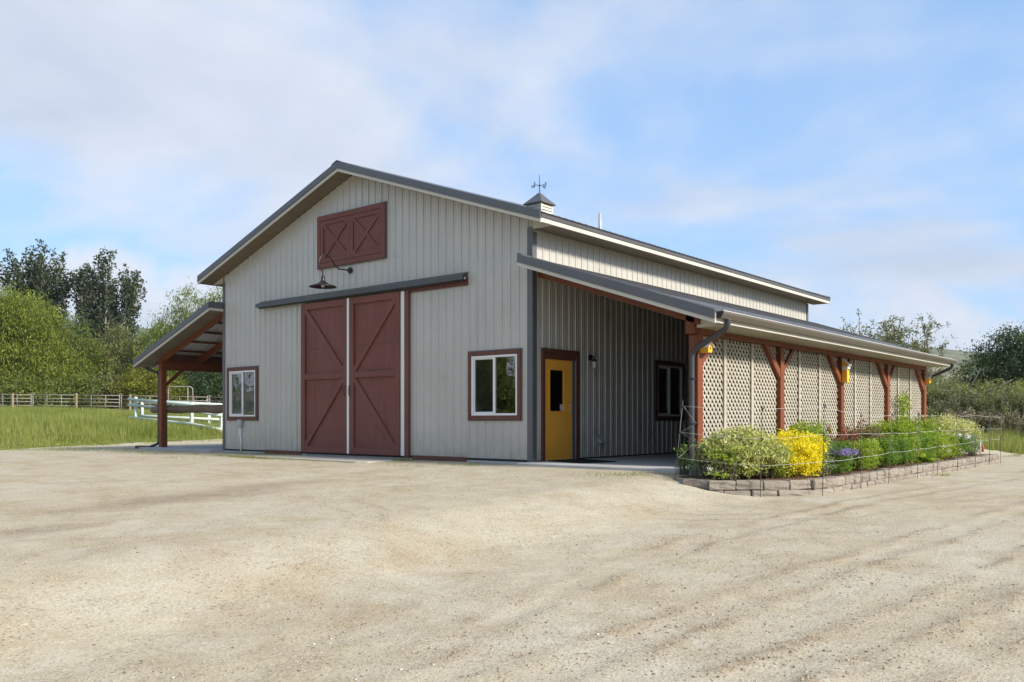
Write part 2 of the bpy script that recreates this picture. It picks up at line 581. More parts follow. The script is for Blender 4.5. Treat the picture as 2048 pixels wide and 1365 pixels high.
def mk(name, verts, faces, mat, parent=None, smooth=False, loc=None, rot=None):
    me = bpy.data.meshes.new(name)
    me.from_pydata([tuple(v) for v in verts], [], faces)
    if smooth:
        me.polygons.foreach_set('use_smooth', [True] * len(me.polygons))
    me.update()
    return put(name, me, mat, parent, loc, rot)


def fast_mesh(name, verts, faces, tint=None, extra=None, smooth=False):
    """verts (N,3), faces (M,k) int arrays"""
    me = bpy.data.meshes.new(name)
    verts = np.ascontiguousarray(verts, dtype=np.float32)
    faces = np.ascontiguousarray(faces, dtype=np.int32)
    m, k = faces.shape
    me.vertices.add(len(verts))
    me.vertices.foreach_set('co', verts.ravel())
    me.loops.add(m * k)
    me.loops.foreach_set('vertex_index', faces.ravel())
    me.polygons.add(m)
    me.polygons.foreach_set('loop_start', np.arange(m, dtype=np.int32) * k)
    if smooth:
        me.polygons.foreach_set('use_smooth', np.ones(m, dtype=bool))
    me.update(calc_edges=True)
    d = dict(extra or {})
    if tint is not None:
        d['tint'] = tint
    for key, val in d.items():
        a = me.attributes.new(key, 'FLOAT', 'POINT')
        a.data.foreach_set('value', np.ascontiguousarray(val, dtype=np.float32))
    return me


class MB:
    def __init__(s):
        s.v, s.f = [], []

    def add(s, vs_, fs):
        b = len(s.v)
        s.v += [tuple(v) for v in vs_]
        s.f += [tuple(b + i for i in f) for f in fs]
        return s

    def box(s, lo, hi):
        x0, y0, z0 = lo
        x1, y1, z1 = hi
        return s.add([(x0, y0, z0), (x1, y0, z0), (x1, y1, z0), (x0, y1, z0), (x0, y0, z1), (x1, y0, z1), (x1, y1, z1), (x0, y1, z1)],
                     [(0, 3, 2, 1), (4, 5, 6, 7), (0, 1, 5, 4), (1, 2, 6, 5), (2, 3, 7, 6), (3, 0, 4, 7)])

    def beam(s, p0, p1, w, h, up=(0, 0, 1)):
        p0, p1 = Vector(p0), Vector(p1)
        d = (p1 - p0).normalized()
        side = d.cross(Vector(up)).normalized()
        u = side.cross(d).normalized()
        c = [(-1, -1), (1, -1), (1, 1), (-1, 1)]
        vs_ = [p + side * (a * w / 2) + u * (b * h / 2) for p in (p0, p1) for a, b in c]
        return s.add(vs_, [(0, 1, 2, 3), (7, 6, 5, 4), (0, 4, 5, 1), (1, 5, 6, 2), (2, 6, 7, 3), (3, 7, 4, 0)])

    def prism(s, poly, axis, a, b):
        """poly of 2d points, extruded along axis ('x','y') from a to b"""
        def P(p, t):
            return (t, p[0], p[1]) if axis == 'x' else ((p[0], t, p[1]) if axis == 'y' else (p[0], p[1], t))
        n = len(poly)
        vs_ = [P(p, a) for p in poly] + [P(p, b) for p in poly]
        fs = [tuple(range(n))[::-1], tuple(range(n, 2 * n))] + [(i, (i + 1) % n, n + (i + 1) % n, n + i) for i in range(n)]
        return s.add(vs_, fs)

    def tube(s, pts, rad, sides=8, cap=True):
        pts = [Vector(p) for p in pts]
        n = len(pts)
        if isinstance(rad, (int, float)):
            rad = [rad] * n
        ref = None
        rings = []
        for i, p in enumerate(pts):
            d = (pts[min(i + 1, n - 1)] - pts[max(i - 1, 0)]).normalized()
            if ref is None:
                ref = Vector((0, 0, 1)) if abs(d.z) < 0.9 else Vector((1, 0, 0))
            a = d.cross(ref).normalized()
            b = a.cross(d).normalized()
            ref = b
            rings.append([p + (a * math.cos(2 * math.pi * k / sides) + b * math.sin(2 * math.pi * k / sides)) * rad[i] for k in range(sides)])
        vs_ = [v for r in rings for v in r]
        fs = []
        for i in range(n - 1):
            for k in range(sides):
                fs.append((i * sides + k, i * sides + (k + 1) % sides, (i + 1) * sides + (k + 1) % sides, (i + 1) * sides + k))
        if cap:
            fs.append(tuple(range(sides))[::-1])
            fs.append(tuple((n - 1) * sides + k for k in range(sides)))
        return s.add(vs_, fs)

    def lathe(s, prof, c, sides=20):
        """prof (r,z) list around vertical axis at c"""
        vs_ = [(c[0] + r * math.cos(2 * math.pi * k / sides), c[1] + r * math.sin(2 * math.pi * k / sides), c[2] + z) for r, z in prof for k in range(sides)]
        fs = []
        for i in range(len(prof) - 1):
            for k in range(sides):
                fs.append((i * sides + k, i * sides + (k + 1) % sides, (i + 1) * sides + (k + 1) % sides, (i + 1) * sides + k))
        return s.add(vs_, fs)

    def build(s, name, mat, parent=None, smooth=False, bev=0.0):
        if bev:
            bm = bmesh.new()
            vv = [bm.verts.new(v) for v in s.v]
            for f in s.f:
                bm.faces.new([vv[i] for i in f])
            bmesh.ops.recalc_face_normals(bm, faces=bm.faces)
            bmesh.ops.bevel(bm, geom=list(bm.edges), offset=bev, segments=1, profile=0.5, affect='EDGES')
            me = bpy.data.meshes.new(name)
            bm.to_mesh(me)
            bm.free()
            return put(name, me, mat, parent)
        return mk(name, s.v, s.f, mat, parent, smooth)


def box(name, lo, hi, mat, parent=None, bev=0.004):
    return MB().box(lo, hi).build(name, mat, parent, bev=bev)


def beam(name, p0, p1, w, h, mat, parent=None, up=(0, 0, 1), bev=0.006):
    return MB().beam(p0, p1, w, h, up).build(name, mat, parent, bev=bev)


def sstep(a, b, x):
    t = np.clip((x - a) / (b - a), 0, 1)
    return t * t * (3 - 2 * t)


def vnoise(x, y, seed=0):
    """cheap smooth value noise for terrain"""
    x, y = np.asarray(x, float), np.asarray(y, float)
    xi, yi = np.floor(x), np.floor(y)
    fx, fy = x - xi, y - yi
    fx, fy = fx * fx * (3 - 2 * fx), fy * fy * (3 - 2 * fy)

    def h(a, b):
        v = np.sin(a * 127.1 + b * 311.7 + seed * 74.7) * 43758.5453
        return v - np.floor(v)
    return (h(xi, yi) * (1 - fx) + h(xi + 1, yi) * fx) * (1 - fy) + (h(xi, yi + 1) * (1 - fx) + h(xi + 1, yi + 1) * fx) * fy


# ------------------------------------------------------------------ terrain
def ground_z(x, y):
    x, y = np.asarray(x, float), np.asarray(y, float)
    z = -0.055 - 0.030 * np.clip(-0.4 - y, 0, 17)
    z = z - 0.275 * sstep(3.3, 5.5, x)
    z = z - 0.012 * np.clip(-15.5 - x, 0, 6)
    z = z + np.interp(-x, [0, 21.5, 26, 30, 35, 65, 100, 160, 5000], [0, 0, 0.2, 0.5, 0.9, 1.6, 1.9, 2.1, 2.1])
    return z


TRACKS = [
    [(5.2, -15.0), (6.3, -12.2), (7.0, -10.3), (6.93, -9.4), (6.69, -8.26), (6.45, -6.9), (6.4, -5.07), (6.7, -1.2), (7.3, 5.4), (7.6, 20)],
    [(6.6, -15.0), (7.4, -12.0), (7.75, -10.5), (7.8, -9.7), (7.85, -8.66), (7.95, -7.25), (8.1, -5.5), (8.4, -3.1), (8.8, 0.0), (9.2, 20)],
    [(7.6, -14.5), (8.2, -11.5), (8.55, -9.9), (8.8, -9.25), (9.0, -8.2), (9.2, -6.7), (9.4, -4.8), (9.9, 0), (10.4, 20)],
    [(8.6, -13.0), (9.34, -9.2), (9.5, -8.4), (9.75, -6.7), (10.4, -3.0), (11.2, 4), (11.8, 20)],
    [(-14, -5.2), (-8.0, -5.6), (-3.0, -6.9), (1.5, -9.0), (4.6, -12.0), (6.0, -15.0)],
    [(-14, -3.4), (-7.0, -3.9), (-1.5, -4.9), (3.0, -6.9), (6.2, -10.2), (7.6, -14.5)],
    [(-2.5, -3.2), (1.0, -4.0), (4.5, -4.2), (7.0, -2.4), (8.2, 2.0), (8.6, 20)],
]


def track_field(x, y):
    """signed displacement and looseness from tyre tracks"""
    dz = np.zeros_like(x)
    loose = np.zeros_like(x)
    for ti, tr in enumerate(TRACKS):
        best = np.full_like(x, 1e9)
        arc = np.zeros_like(x)
        acc = 0.0
        for (ax, ay), (bx_, by_) in zip(tr[:-1], tr[1:]):
            L = math.hypot(bx_ - ax, by_ - ay)
            t = np.clip(((x - ax) * (bx_ - ax) + (y - ay) * (by_ - ay)) / (L * L), 0, 1)
            d = np.hypot(x - (ax + t * (bx_ - ax)), y - (ay + t * (by_ - ay)))
            m = d < best
            best = np.where(m, d, best)
            arc = np.where(m, acc + t * L, arc)
            acc += L
        w = (0.55 + 0.75 * vnoise(arc * 0.7, arc * 0 + ti, 3)) * (0.45 if ti >= 4 else 1.0)
        best = best + 0.12 * (vnoise(x * 2.1, y * 2.1, 9) - 0.5) + 0.06 * (vnoise(x * 7.1, y * 7.1, 10) - 0.5)
        rut = np.exp(-(best / 0.13) ** 2)
        berm = np.exp(-((best - 0.22) / 0.075) ** 2)
        chev = 0.5 + 0.5 * np.sin(arc * 2 * math.pi / 0.085 + best * 16)
        gate = 0.40 + 0.85 * sstep(0.3, 0.75, vnoise(arc * 0.9, best * 5 + ti * 3, 6) * 0.6 + vnoise(x * 2.2, y * 2.2, 7) * 0.4)
        dz += gate * w * (-0.009 * rut + 0.0078 * berm) + 0.006 * w * rut * chev * gate
        loose = np.maximum(loose, gate * w * berm * (0.2 + 0.9 * vnoise(arc * 2.9, best * 9, 5)))
    return dz, np.clip(loose, 0, 1)


def damp_field(x, y):
    n = vnoise(x * 0.9, y * 0.9, 21) * 0.6 + vnoise(x * 2.7, y * 2.7, 22) * 0.4
    a = np.hypot((x + 0.7 + 0.12 * (y + 7)) / 1.0, (y + 7.2) / 2.6)
    b = np.hypot((x - 1.05) / 0.55, (y + 9.9) / 0.8)
    f = np.maximum(sstep(1.15, 0.25, a + (n - 0.5) * 0.9), sstep(1.2, 0.3, b + (n - 0.5) * 0.9) * 0.8)
    return np.clip(f * (0.35 + 0.65 * n), 0, 0.62)


def spaced(segs):
    out = []
    for a, b, st in segs:
        out += list(np.arange(a, b - 1e-6, st))
    out.append(segs[-1][1])
    return np.array(out)


def grid_mesh(name, xs, ys, zfun, keep=None, extra=None, smooth=True):
    X, Y = np.meshgrid(xs, ys)
    Z = zfun(X, Y)
    V = np.stack([X, Y, Z], -1).reshape(-1, 3)
    nx, ny = len(xs), len(ys)
    i, j = np.meshgrid(np.arange(nx - 1), np.arange(ny - 1))
    a = (j * nx + i).ravel()
    F = np.stack([a, a + 1, a + nx + 1, a + nx], 1)
    if keep is not None:
        cx_ = (X[:-1, :-1] + X[1:, 1:]).ravel() / 2
        cy_ = (Y[:-1, :-1] + Y[1:, 1:]).ravel() / 2
        F = F[keep(cx_, cy_)]
        used = np.unique(F)
        remap = np.full(len(V), -1)
        remap[used] = np.arange(len(used))
        F = remap[F]
        V = V[used]
    ex = {k: f(V[:, 0].astype(float), V[:, 1].astype(float)) for k, f in (extra or {}).items()}
    return fast_mesh(name, V, F, None, ex, smooth)


# meadow: one sheet to the horizon
def meadow_z(x, y):
    r = np.hypot(x, y)
    deep = 0.35 * sstep(0, 2.5, np.minimum(np.minimum(x + 17.0, 30 - x), np.minimum(16.5 - y + np.clip(x - 4, 0, 99) * 0.4, y + 30)))
    return ground_z(x, y) - 0.05 - deep + 0.10 * (vnoise(x * 0.35, y * 0.35, 2) - 0.5) * sstep(20, 30, np.hypot(x + 3, y - 5)) - 0.02 * sstep(150, 3000, r) * 100


ax_ = spaced([(-4200, -400, 380), (-400, -120, 28), (-120, 60, 1.5), (60, 400, 34), (400, 4200, 380)])
ay_ = spaced([(-4200, -400, 380), (-400, -80, 32), (-80, 90, 1.5), (90, 400, 31), (400, 4200, 380)])
mead = put('meadow', grid_mesh('meadow', ax_, ay_, meadow_z), 'meadow_soil')
tag(mead, 'green meadow ground beyond the gravel yard', kind='structure')


def in_gravel(x, y):
    wob = 0.7 * (vnoise(x * 0.6, y * 0.6, 31) - 0.5) + 0.35 * (vnoise(x * 2.3, y * 2.3, 32) - 0.5)
    left = np.interp(y, [-60, -12, -2.2, 1.8, 4.5, 8.4, 20], [-17, -18.5, -20.9, -22.2, -23.2, -24.2, -24.5]) + wob
    back = np.interp(x, [-25, -10, 3, 6.5, 9, 30], [17.5, 18.0, 19.0, 20.2, 22.0, 34.0]) + wob
    return (x > left) & (y < back) & (x < 34 + wob) & (y > -34 + wob)


def gravel_z(x, y):
    dz, _ = track_field(x, y)
    rough = 0.014 * (vnoise(x * 1.1, y * 1.1, 41) - 0.5) + 0.012 * (vnoise(x * 4.3, y * 4.3, 42) - 0.5) + 0.006 * (vnoise(x * 13, y * 13, 43) - 0.5)
    near = sstep(0.1, 0.9, np.maximum(np.maximum(-15.6 - x, x - 3.8), np.maximum(-0.5 - y, y - 15.5)))
    return ground_z(x, y) + (dz + rough) * (0.25 + 0.75 * near)


gx = spaced([(-26, -12, 0.30), (-12, -3, 0.12), (-3, 5, 0.065), (5, 12, 0.045), (12, 16, 0.15), (16, 36, 0.6)])
gy = spaced([(-36, -15, 0.6), (-15, -5, 0.055), (-5, -1, 0.09), (-1, 10, 0.16), (10, 36, 0.4)])


def gravel_keep(x, y):
    inside = (x > -14.2) & (x < 3.2) & (y > 0.4) & (y < 14.6)
    bed = (x > 4.2) & (x < 5.6) & (y > -0.3) & (y < 12.8)
    return in_gravel(x, y) & ~inside & ~bed


yard = put('gravel_yard', grid_mesh('gravel_yard', gx, gy, gravel_z, gravel_keep,
                                    {'loose': lambda x, y: track_field(x, y)[1], 'damp': damp_field}), 'gravel')
tag(yard, 'pale sandy gravel yard with tyre tracks', kind='structure')

# hills far away
hv, hf = [], []
NA, NR_ = 220, 12
for ia in range(NA):
    a = 2 * math.pi * ia / NA
    for ir in range(NR_):
        t = ir / (NR_ - 1)
        r = 1150 + 1500 * t
        prof = math.sin(t * math.pi * 0.5)
        hgt = 60 + 95 * float(vnoise(a * 3.2 + 4, 0.5, 51)) + 60 * float(vnoise(a * 9, t * 2, 52)) + 26 * float(vnoise(a * 31, t * 7, 53))
        # the ridge on the west side stands higher than the one to the north
        hgt *= 0.95 + 0.70 * max(0.0, math.cos(a - R(155))) ** 2
        hv.append((r * math.cos(a), r * math.sin(a), -30 + prof * hgt))
for ia in range(NA):
    for ir in range(NR_ - 1):
        b = (ia + 1) % NA
        hf.append((ia * NR_ + ir, b * NR_ + ir, b * NR_ + ir + 1, ia * NR_ + ir + 1))
tag(mk('hills', hv, hf, 'hill_cover', smooth=True), 'distant grassy and wooded hills', kind='structure')

# concrete: slab of right porch, left porch, apron, footing strip
def slab(name, lo, hi, label):
    o = box(name, lo, hi, 'concrete', bev=0.012)
    tag(o, label, kind='structure')


slab('porch_slab', (0.004, -0.50, -0.25), (3.80, 15.2, 0.0), 'smooth concrete porch floor beside the yellow door')
slab('carport_slab', (-14.95, -0.42, -0.25), (-10.974, 15.2, 0.0), 'concrete floor under the left lean-to')
slab('foundation', (-10.97, -0.03, -0.25), (0.0, 14.6, -0.012), 'concrete foundation strip under the front wall')
ap = MB().prism([(-7.75, -0.032), (-7.9, -1.12), (-7.6, -1.30), (-3.7, -1.42), (-3.45, -1.30), (-3.45, -0.032)], 'z', -0.25, -0.052).build('door_apron', 'apron_concrete', bev=0.012)
tag(ap, 'concrete apron in front of the sliding barn doors', kind='structure')

# ------------------------------------------------------------------ barn
W, LEN = 10.97, 14.58
RX = -W / 2
BARN = thing('barn', 'taupe metal barn with brown sliding doors, porch and lean-to roofs', 'barn', (RX, LEN / 2, 0))


def roof_top(x):
    return 6.923 - 0.342 * abs(x - RX)


def wall_top(x):
    return roof_top(x) - 0.215


PITCH = 0.2286


def rib_profile(u):
    """height of steel rib at distance u along wall"""
    m = (u + PITCH / 2) % PITCH - PITCH / 2
    return m


def siding_run(parent, length, to_world, zbot, ztop, openings, breaks=(), mat='siding'):
    """panels of ribbed steel; to_world(u, h, z) -> xyz with h outward height"""
    npan = int(math.ceil(length / 0.9144 - 1e-6))
    for ip in range(npan):
        u0, u1 = ip * 0.9144, min(length, (ip + 1) * 0.9144)
        pts = {round(u0, 4), round(u1, 4)}
        k0 = int(u0 / PITCH) - 1
        for k in range(k0, k0 + 8):
            c = k * PITCH + PITCH / 2
            for du in (-0.023, -0.011, 0.011, 0.023, 0.066, 0.074, 0.082, 0.147, 0.155, 0.163):
                if u0 < c + du < u1:
                    pts.add(round(c + du, 4))
        for a, b, _, _ in openings:
            for e in (a, b):
                if u0 < e < u1:
                    pts.add(round(e, 4))
        for e in breaks:
            if u0 < e < u1:
                pts.add(round(e, 4))
        pts = sorted(pts)

        def hh(u):
            q = (u - PITCH / 2) % PITCH
            q = q if q < PITCH / 2 else q - PITCH
            a = abs(q)
            if a <= 0.0112:
                return 0.021
            if a < 0.0228:
                return 0.021 * (0.0228 - a) / 0.0116
            for cc in (0.074, -0.0746):
                if abs(q - cc) < 0.0078:
                    return 0.007 * (1 - abs(q - cc) / 0.0078)
            return 0.0
        mb = MB()
        for a, b in zip(pts[:-1], pts[1:]):
            if b - a < 1e-4:
                continue
            mid_ = (a + b) / 2
            spans = [(None, None)]
            cuts = sorted([(o[2], o[3]) for o in openings if o[0] - 1e-4 <= mid_ <= o[1] + 1e-4])
            lo = (zbot, zbot)
            segs = []
            for z0, z1 in cuts:
                if z0 > lo[0] + 1e-3:
                    segs.append((lo, (z0, z0)))
                lo = (z1, z1)
            segs.append((lo, (ztop(a), ztop(b))))
            for (la, lb), (ta, tb) in segs:
                mb.add([to_world(a, hh(a), la), to_world(b, hh(b), lb), to_world(b, hh(b), tb), to_world(a, hh(a), ta)], [(0, 1, 2, 3)])
        mb.build('siding_panel', mat, parent)


FWIN = [(-1.610, -0.360, 0.930, 2.180), (-10.660, -9.420, 0.930, 2.180)]       # white frame outlines
TRIM = 0.095
SDOOR = (-7.30, -3.50, 0.03, 3.74)
front_open = [(w[0] + W, w[1] + W, w[2], w[3]) for w in FWIN]

# front wall: inner sheathing with window holes, then steel panels over it
fw = MB()
xs = sorted([-W + 0.002, -0.002] + [e for w in FWIN for e in w[:2]] + [RX])
for a, b in zip(xs[:-1], xs[1:]):
    m_ = (a + b) / 2
    hole = [w for w in FWIN if w[0] <= m_ <= w[1]]
    segs = [(0.0, None)] if not hole else [(0.0, hole[0][2]), (hole[0][3], None)]
    for z0, z1 in segs:
        ta, tb = (wall_top(a), wall_top(b)) if z1 is None else (z1, z1)
        fw.add([(a, 0.006, z0), (b, 0.006, z0), (b, 0.006, tb), (a, 0.006, ta), (a, 0.10, z0), (b, 0.10, z0), (b, 0.10, tb), (a, 0.10, ta)],
               [(0, 1, 2, 3), (7, 6, 5, 4), (0, 4, 5, 1), (3, 2, 6, 7), (1, 5, 6, 2), (0, 3, 7, 4)])
FRONT = tag(fw.build('front_wall', 'liner', BARN), 'taupe ribbed steel gable wall with sliding doors')
siding_run(FRONT, W, lambda u, h, z: (-W + u, -h, z), 0.035, lambda u: wall_top(-W + u), front_open, breaks=(W / 2,))

# side wall on the porch side
PWIN = (4.86, 6.10, 0.93, 2.18)
PDOOR = (0.39, 1.37, 0.0, 2.09)
so = [PWIN, (PDOOR[0] - 0.02, PDOOR[1] + 0.10, -1, PDOOR[3] + 0.02)]
sw = MB()
ys = sorted([0.102, LEN] + [PWIN[0], PWIN[1], PDOOR[0], PDOOR[1]])
for a, b in zip(ys[:-1], ys[1:]):
    m_ = (a + b) / 2
    segs = [(0.0, 4.70)]
    if PWIN[0] <= m_ <= PWIN[1]:
        segs = [(0, PWIN[2]), (PWIN[3], 4.70)]
    if PDOOR[0] <= m_ <= PDOOR[1]:
        segs = [(PDOOR[3], 4.70)]
    for z0, z1 in segs:
        sw.box((-0.10, a, z0), (-0.006, b, z1))
SIDE = tag(sw.build('side_wall', 'liner', BARN), 'ribbed steel side wall under the porch roof')
siding_run(SIDE, LEN, lambda u, h, z: (h, u, z), 0.02, lambda u: 4.66, so)
# unseen sides close the building
bw = MB()
bw.box((-W, 0.102, 0), (-W + 0.1, LEN, 4.70))
bw.add([(-W, LEN, 0), (0, LEN, 0), (0, LEN, wall_top(0)), (RX, LEN, wall_top(RX)), (-W, LEN, wall_top(-W))], [(4, 3, 2, 1, 0)])
bw.add([(-W, LEN - .1, 0), (0, LEN - .1, 0), (0, LEN - .1, wall_top(0)), (RX, LEN - .1, wall_top(RX)), (-W, LEN - .1, wall_top(-W))], [(0, 1, 2, 3, 4)])
bw.build('rear_wall', 'siding', BARN)
siding_run(bpy.data.objects['rear_wall'], LEN, lambda u, h, z: (-W - 0.004 - h, u, z), 0.02, lambda u: 4.66, [])
# unseen dark end wall, added to keep light out of the porch
ew = MB().box((0.03, 14.72, 0.0), (3.33, 14.78, 2.40))
ew.add([(0.03, 14.72, 2.40), (3.33, 14.72, 2.40), (3.33, 14.72, 2.72), (0.03, 14.72, 3.83)], [(0, 1, 2, 3)])
ew.build('unseen_end_wall', 'trim_brown', BARN)

# corner trim and base trim
for nm, x0, x1 in (('r', -0.108, 0.030), ('l', -W - 0.030, -W + 0.085)):
    box('corner_trim', (x0, -0.030, 0.0), (x1, -0.0215, wall_top(x0 if nm == 'r' else x1) - 0.17), 'dark_trim', BARN, 0.002)
box('corner_trim', (0.0215, -0.0213, 0.0), (0.030, 0.115, 4.60), 'dark_trim', BARN, 0.002)
box('corner_trim', (-W - 0.030, -0.0213, 0.0), (-W - 0.0215, 0.115, 4.60), 'dark_trim', BARN, 0.002)
box('corner_trim', (0.0215, LEN - 0.10, 3.9), (0.030, LEN + 0.03, 4.64), 'dark_trim', BARN, 0.002)
for a, b in ((-W + 0.09, -9.0), (-1.75, -0.112)):
    box('base_trim', (a, -0.026, 0.008), (b, -0.0205, 0.036), 'black_metal', BARN, 0.001)
for a, b in ((-9.0, -7.42), (-3.40, -1.75)):
    box('base_board', (a, -0.045, -0.12), (b, -0.022, 0.048), 'trim_brown', BARN, 0.004)
box('base_trim', (0.0205, 1.60, 0.004), (0.026, LEN, 0.03), 'black_metal', BARN, 0.001)

# screws along the girts of the front wall
sc_ = MB()
for z in (0.55, 1.15, 2.55, 3.15, 3.45, 4.25, 4.95, 5.55, 6.15):
    k = 0
    u = PITCH / 2 + 0.036
    while u < W - 0.1:
        x = -W + u
        if z < wall_top(x) - 0.08:
            blocked = any(w[0] - .12 < x < w[1] + .12 and w[2] - .12 < z < w[3] + .12 for w in FWIN)
            blocked |= (-7.4 < x < -3.4 and z < 3.95) or (-6.8 < x < -4.2 and 4.5 < z < 5.95)
            if not blocked:
                sc_.box((x - 0.006, -0.009, z - 0.006), (x + 0.006, -0.001, z + 0.006))
        u += PITCH
o = sc_.build('screws', 'galvanised', BARN)
o['kind'] = 'stuff'


# ---- windows
def window(parent, to_w, u0, u1, z0, z1, label, screen=True, trim='trim_brown'):
    """to_w(u, out, z): out>0 is away from the wall"""
    def bx_(name, a, b, o0, o1, c, d, mat, par, bev=0.003):
        p, q = to_w(a, o0, c), to_w(b, o1, d)
        lo = tuple(min(i, j) for i, j in zip(p, q))
        hi = tuple(max(i, j) for i, j in zip(p, q))
        return box(name, lo, hi, mat, par, bev)
    fr = MB()

    def fb(a, b, c, d, o0=-0.05, o1=0.038):
        p, q = to_w(a, o0, c), to_w(b, o1, d)
        fr.box(tuple(min(i, j) for i, j in zip(p, q)), tuple(max(i, j) for i, j in zip(p, q)))
    t = 0.045
    um = (u0 + u1) / 2
    fb(u0, u1, z0, z0 + t)
    fb(u0, u1, z1 - t, z1)
    fb(u0, u0 + t, z0 + t, z1 - t)
    fb(u1 - t, u1, z0 + t, z1 - t)
    fb(um - 0.03, um + 0.03, z0 + t, z1 - t, -0.04, 0.030)
    # inner sash of the sliding half
    s = 0.032
    fb(u0 + t, u0 + t + s, z0 + t, z1 - t, -0.04, 0.012)
    fb(u0 + t + s, um - 0.03, z0 + t, z0 + t + s, -0.04, 0.012)
    fb(u0 + t + s, um - 0.03, z1 - t - s, z1 - t, -0.04, 0.012)
    win = tag(fr.build('window', 'white_vinyl', parent, bev=0.003), label)
    bx_('pane', u0 + t + s, um - 0.03, -0.020, -0.014, z0 + t + s, z1 - t - s, 'window_glass', win, 0)
    bx_('pane', um + 0.03, u1 - t, -0.004, 0.002, z0 + t, z1 - t, 'window_glass', win, 0)
    if screen:
        bx_('insect_screen', u0 + t + s, um - 0.03, 0.004, 0.005, z0 + t + s, z1 - t - s, 'insect_screen', win, 0)
    T = TRIM
    bx_('trim_board', u0 - T, u1 + T, 0.0, 0.050, z1 + 0.004, z1 + T, trim, win, 0.004)
    bx_('trim_board', u0 - T, u1 + T, 0.0, 0.050, z0 - T, z0 - 0.004, trim, win, 0.004)
    bx_('trim_board', u0 - T, u0 - 0.004, 0.0, 0.048, z0 - 0.003, z1 + 0.003, trim, win, 0.004)
    bx_('trim_board', u1 + 0.004, u1 + T, 0.0, 0.048, z0 - 0.003, z1 + 0.003, trim, win, 0.004)
    e = 0.016
    for a, b, c, d in ((u0 - T - e, u1 + T + e, z1 + T + .001, z1 + T + e), (u0 - T - e, u1 + T + e, z0 - T - e, z0 - T - .001),
                       (u0 - T - e, u0 - T - .001, z0 - T, z1 + T), (u1 + T + .001, u1 + T + e, z0 - T, z1 + T)):
        bx_('edge_trim', a, b, 0.001, 0.030, c, d, 'dark_trim', win, 0.001)
    # short interior reveal so that the opening has depth
    return win


window(FRONT, lambda u, o, z: (u, -o, z), *FWIN[0], 'white sliding window near the barn corner', True)
window(FRONT, lambda u, o, z: (u, -o, z), *FWIN[1], 'white sliding window beside the left lean-to', False)
window(SIDE, lambda u, o, z: (o, u, z), *PWIN, 'shaded sliding window on the porch wall', False, 'trim_brown')

# shelves inside, faintly seen through the porch window
sh = thing('storage_shelf', 'dim storage shelves seen through the porch window', 'shelf', (-0.9, 5.4, 0))
for z in (0.9, 1.3, 1.7, 2.1):
    box('shelf_board', (-1.1, 4.4, z), (-0.7, 6.6, z + 0.03), 'lattice_paint', sh, 0)
for y in (4.4, 6.56):
    box('shelf_upright', (-1.1, y, 0), (-0.7, y + 0.04, 2.3), 'lattice_paint', sh, 0)

# ---- entry door (yellow)
ed = MB()
gy0, gy1, gz0, gz1 = 0.585, 1.075, 1.02, 1.87
for lo, hi in (((-.045, .395, .018), (.0, gy0, 2.085)), ((-.045, gy1, .018), (.0, 1.365, 2.085)), ((-.045, gy0, .018), (.0, gy1, gz0)), ((-.045, gy0, gz1), (.0, gy1, 2.085))):
    ed.box(lo, hi)
ED = tag(ed.build('entry_door', 'yellow_paint', BARN), 'yellow entry door with tall glass light')
box('pane', (-0.028, gy0 - .01, gz0 - .01), (-0.022, gy1 + .01, gz1 + .01), 'window_glass', ED, 0)
gb = MB()
for lo, hi in (((.0005, gy0 - .025, gz0 - .025), (.008, gy0, gz1 + .025)), ((.0005, gy1, gz0 - .025), (.008, gy1 + .025, gz1 + .025)),
               ((.0005, gy0, gz0 - .025), (.008, gy1, gz0)), ((.0005, gy0, gz1), (.008, gy1, gz1 + .025))):
    gb.box(lo, hi)
gb.build('glass_bead', 'yellow_paint', ED)
hd = MB().tube([(0.0, 1.30, 1.01), (0.012, 1.30, 1.01)], 0.033, 14).tube([(0.01, 1.30, 1.01), (0.055, 1.30, 1.01)], 0.011, 8).tube([(0.055, 1.305, 1.01), (0.055, 1.19, 1.01)], 0.010, 8)
hd.build('handle', 'chrome', ED, True)
MB().tube([(0.0, 1.30, 1.14), (0.014, 1.30, 1.14)], 0.028, 14).build('deadbolt', 'chrome', ED, True)
pn = box('door_notice', (-0.0215, 0.965, 1.035), (-0.0195, 1.06, 1.165), 'paper', ED, 0)
box('notice_heading', (-0.0194, 0.975, 1.128), (-0.0188, 1.05, 1.150), 'red_plastic', ED, 0)
for k in range(4):
    box('notice_line', (-0.0194, 0.978, 1.105 - k * 0.017), (-0.0188, 1.045 - 0.012 * (k % 2), 1.110 - k * 0.017), 'black_metal', ED, 0)
box('door_frame', (-0.06, 1.366, 0.0), (0.015, 1.472, 2.09), 'dark_trim', BARN, 0.002)
box('door_trim', (0.0, 0.275, 0.0), (0.05, 0.372, 2.20), 'trim_brown', BARN)
box('door_trim', (0.0, 1.474, 0.0), (0.05, 1.585, 2.20), 'trim_brown', BARN)
box('door_trim', (0.0, 0.275, 2.203), (0.052, 1.585, 2.30), 'trim_brown', BARN)
box('door_trim', (0.0, 0.374, 2.095), (0.03, 1.472, 2.200), 'trim_brown', BARN, 0.002)
box('threshold', (-0.05, 0.374, 0.001), (0.06, 1.472, 0.016), 'galvanised', BARN, 0.002)


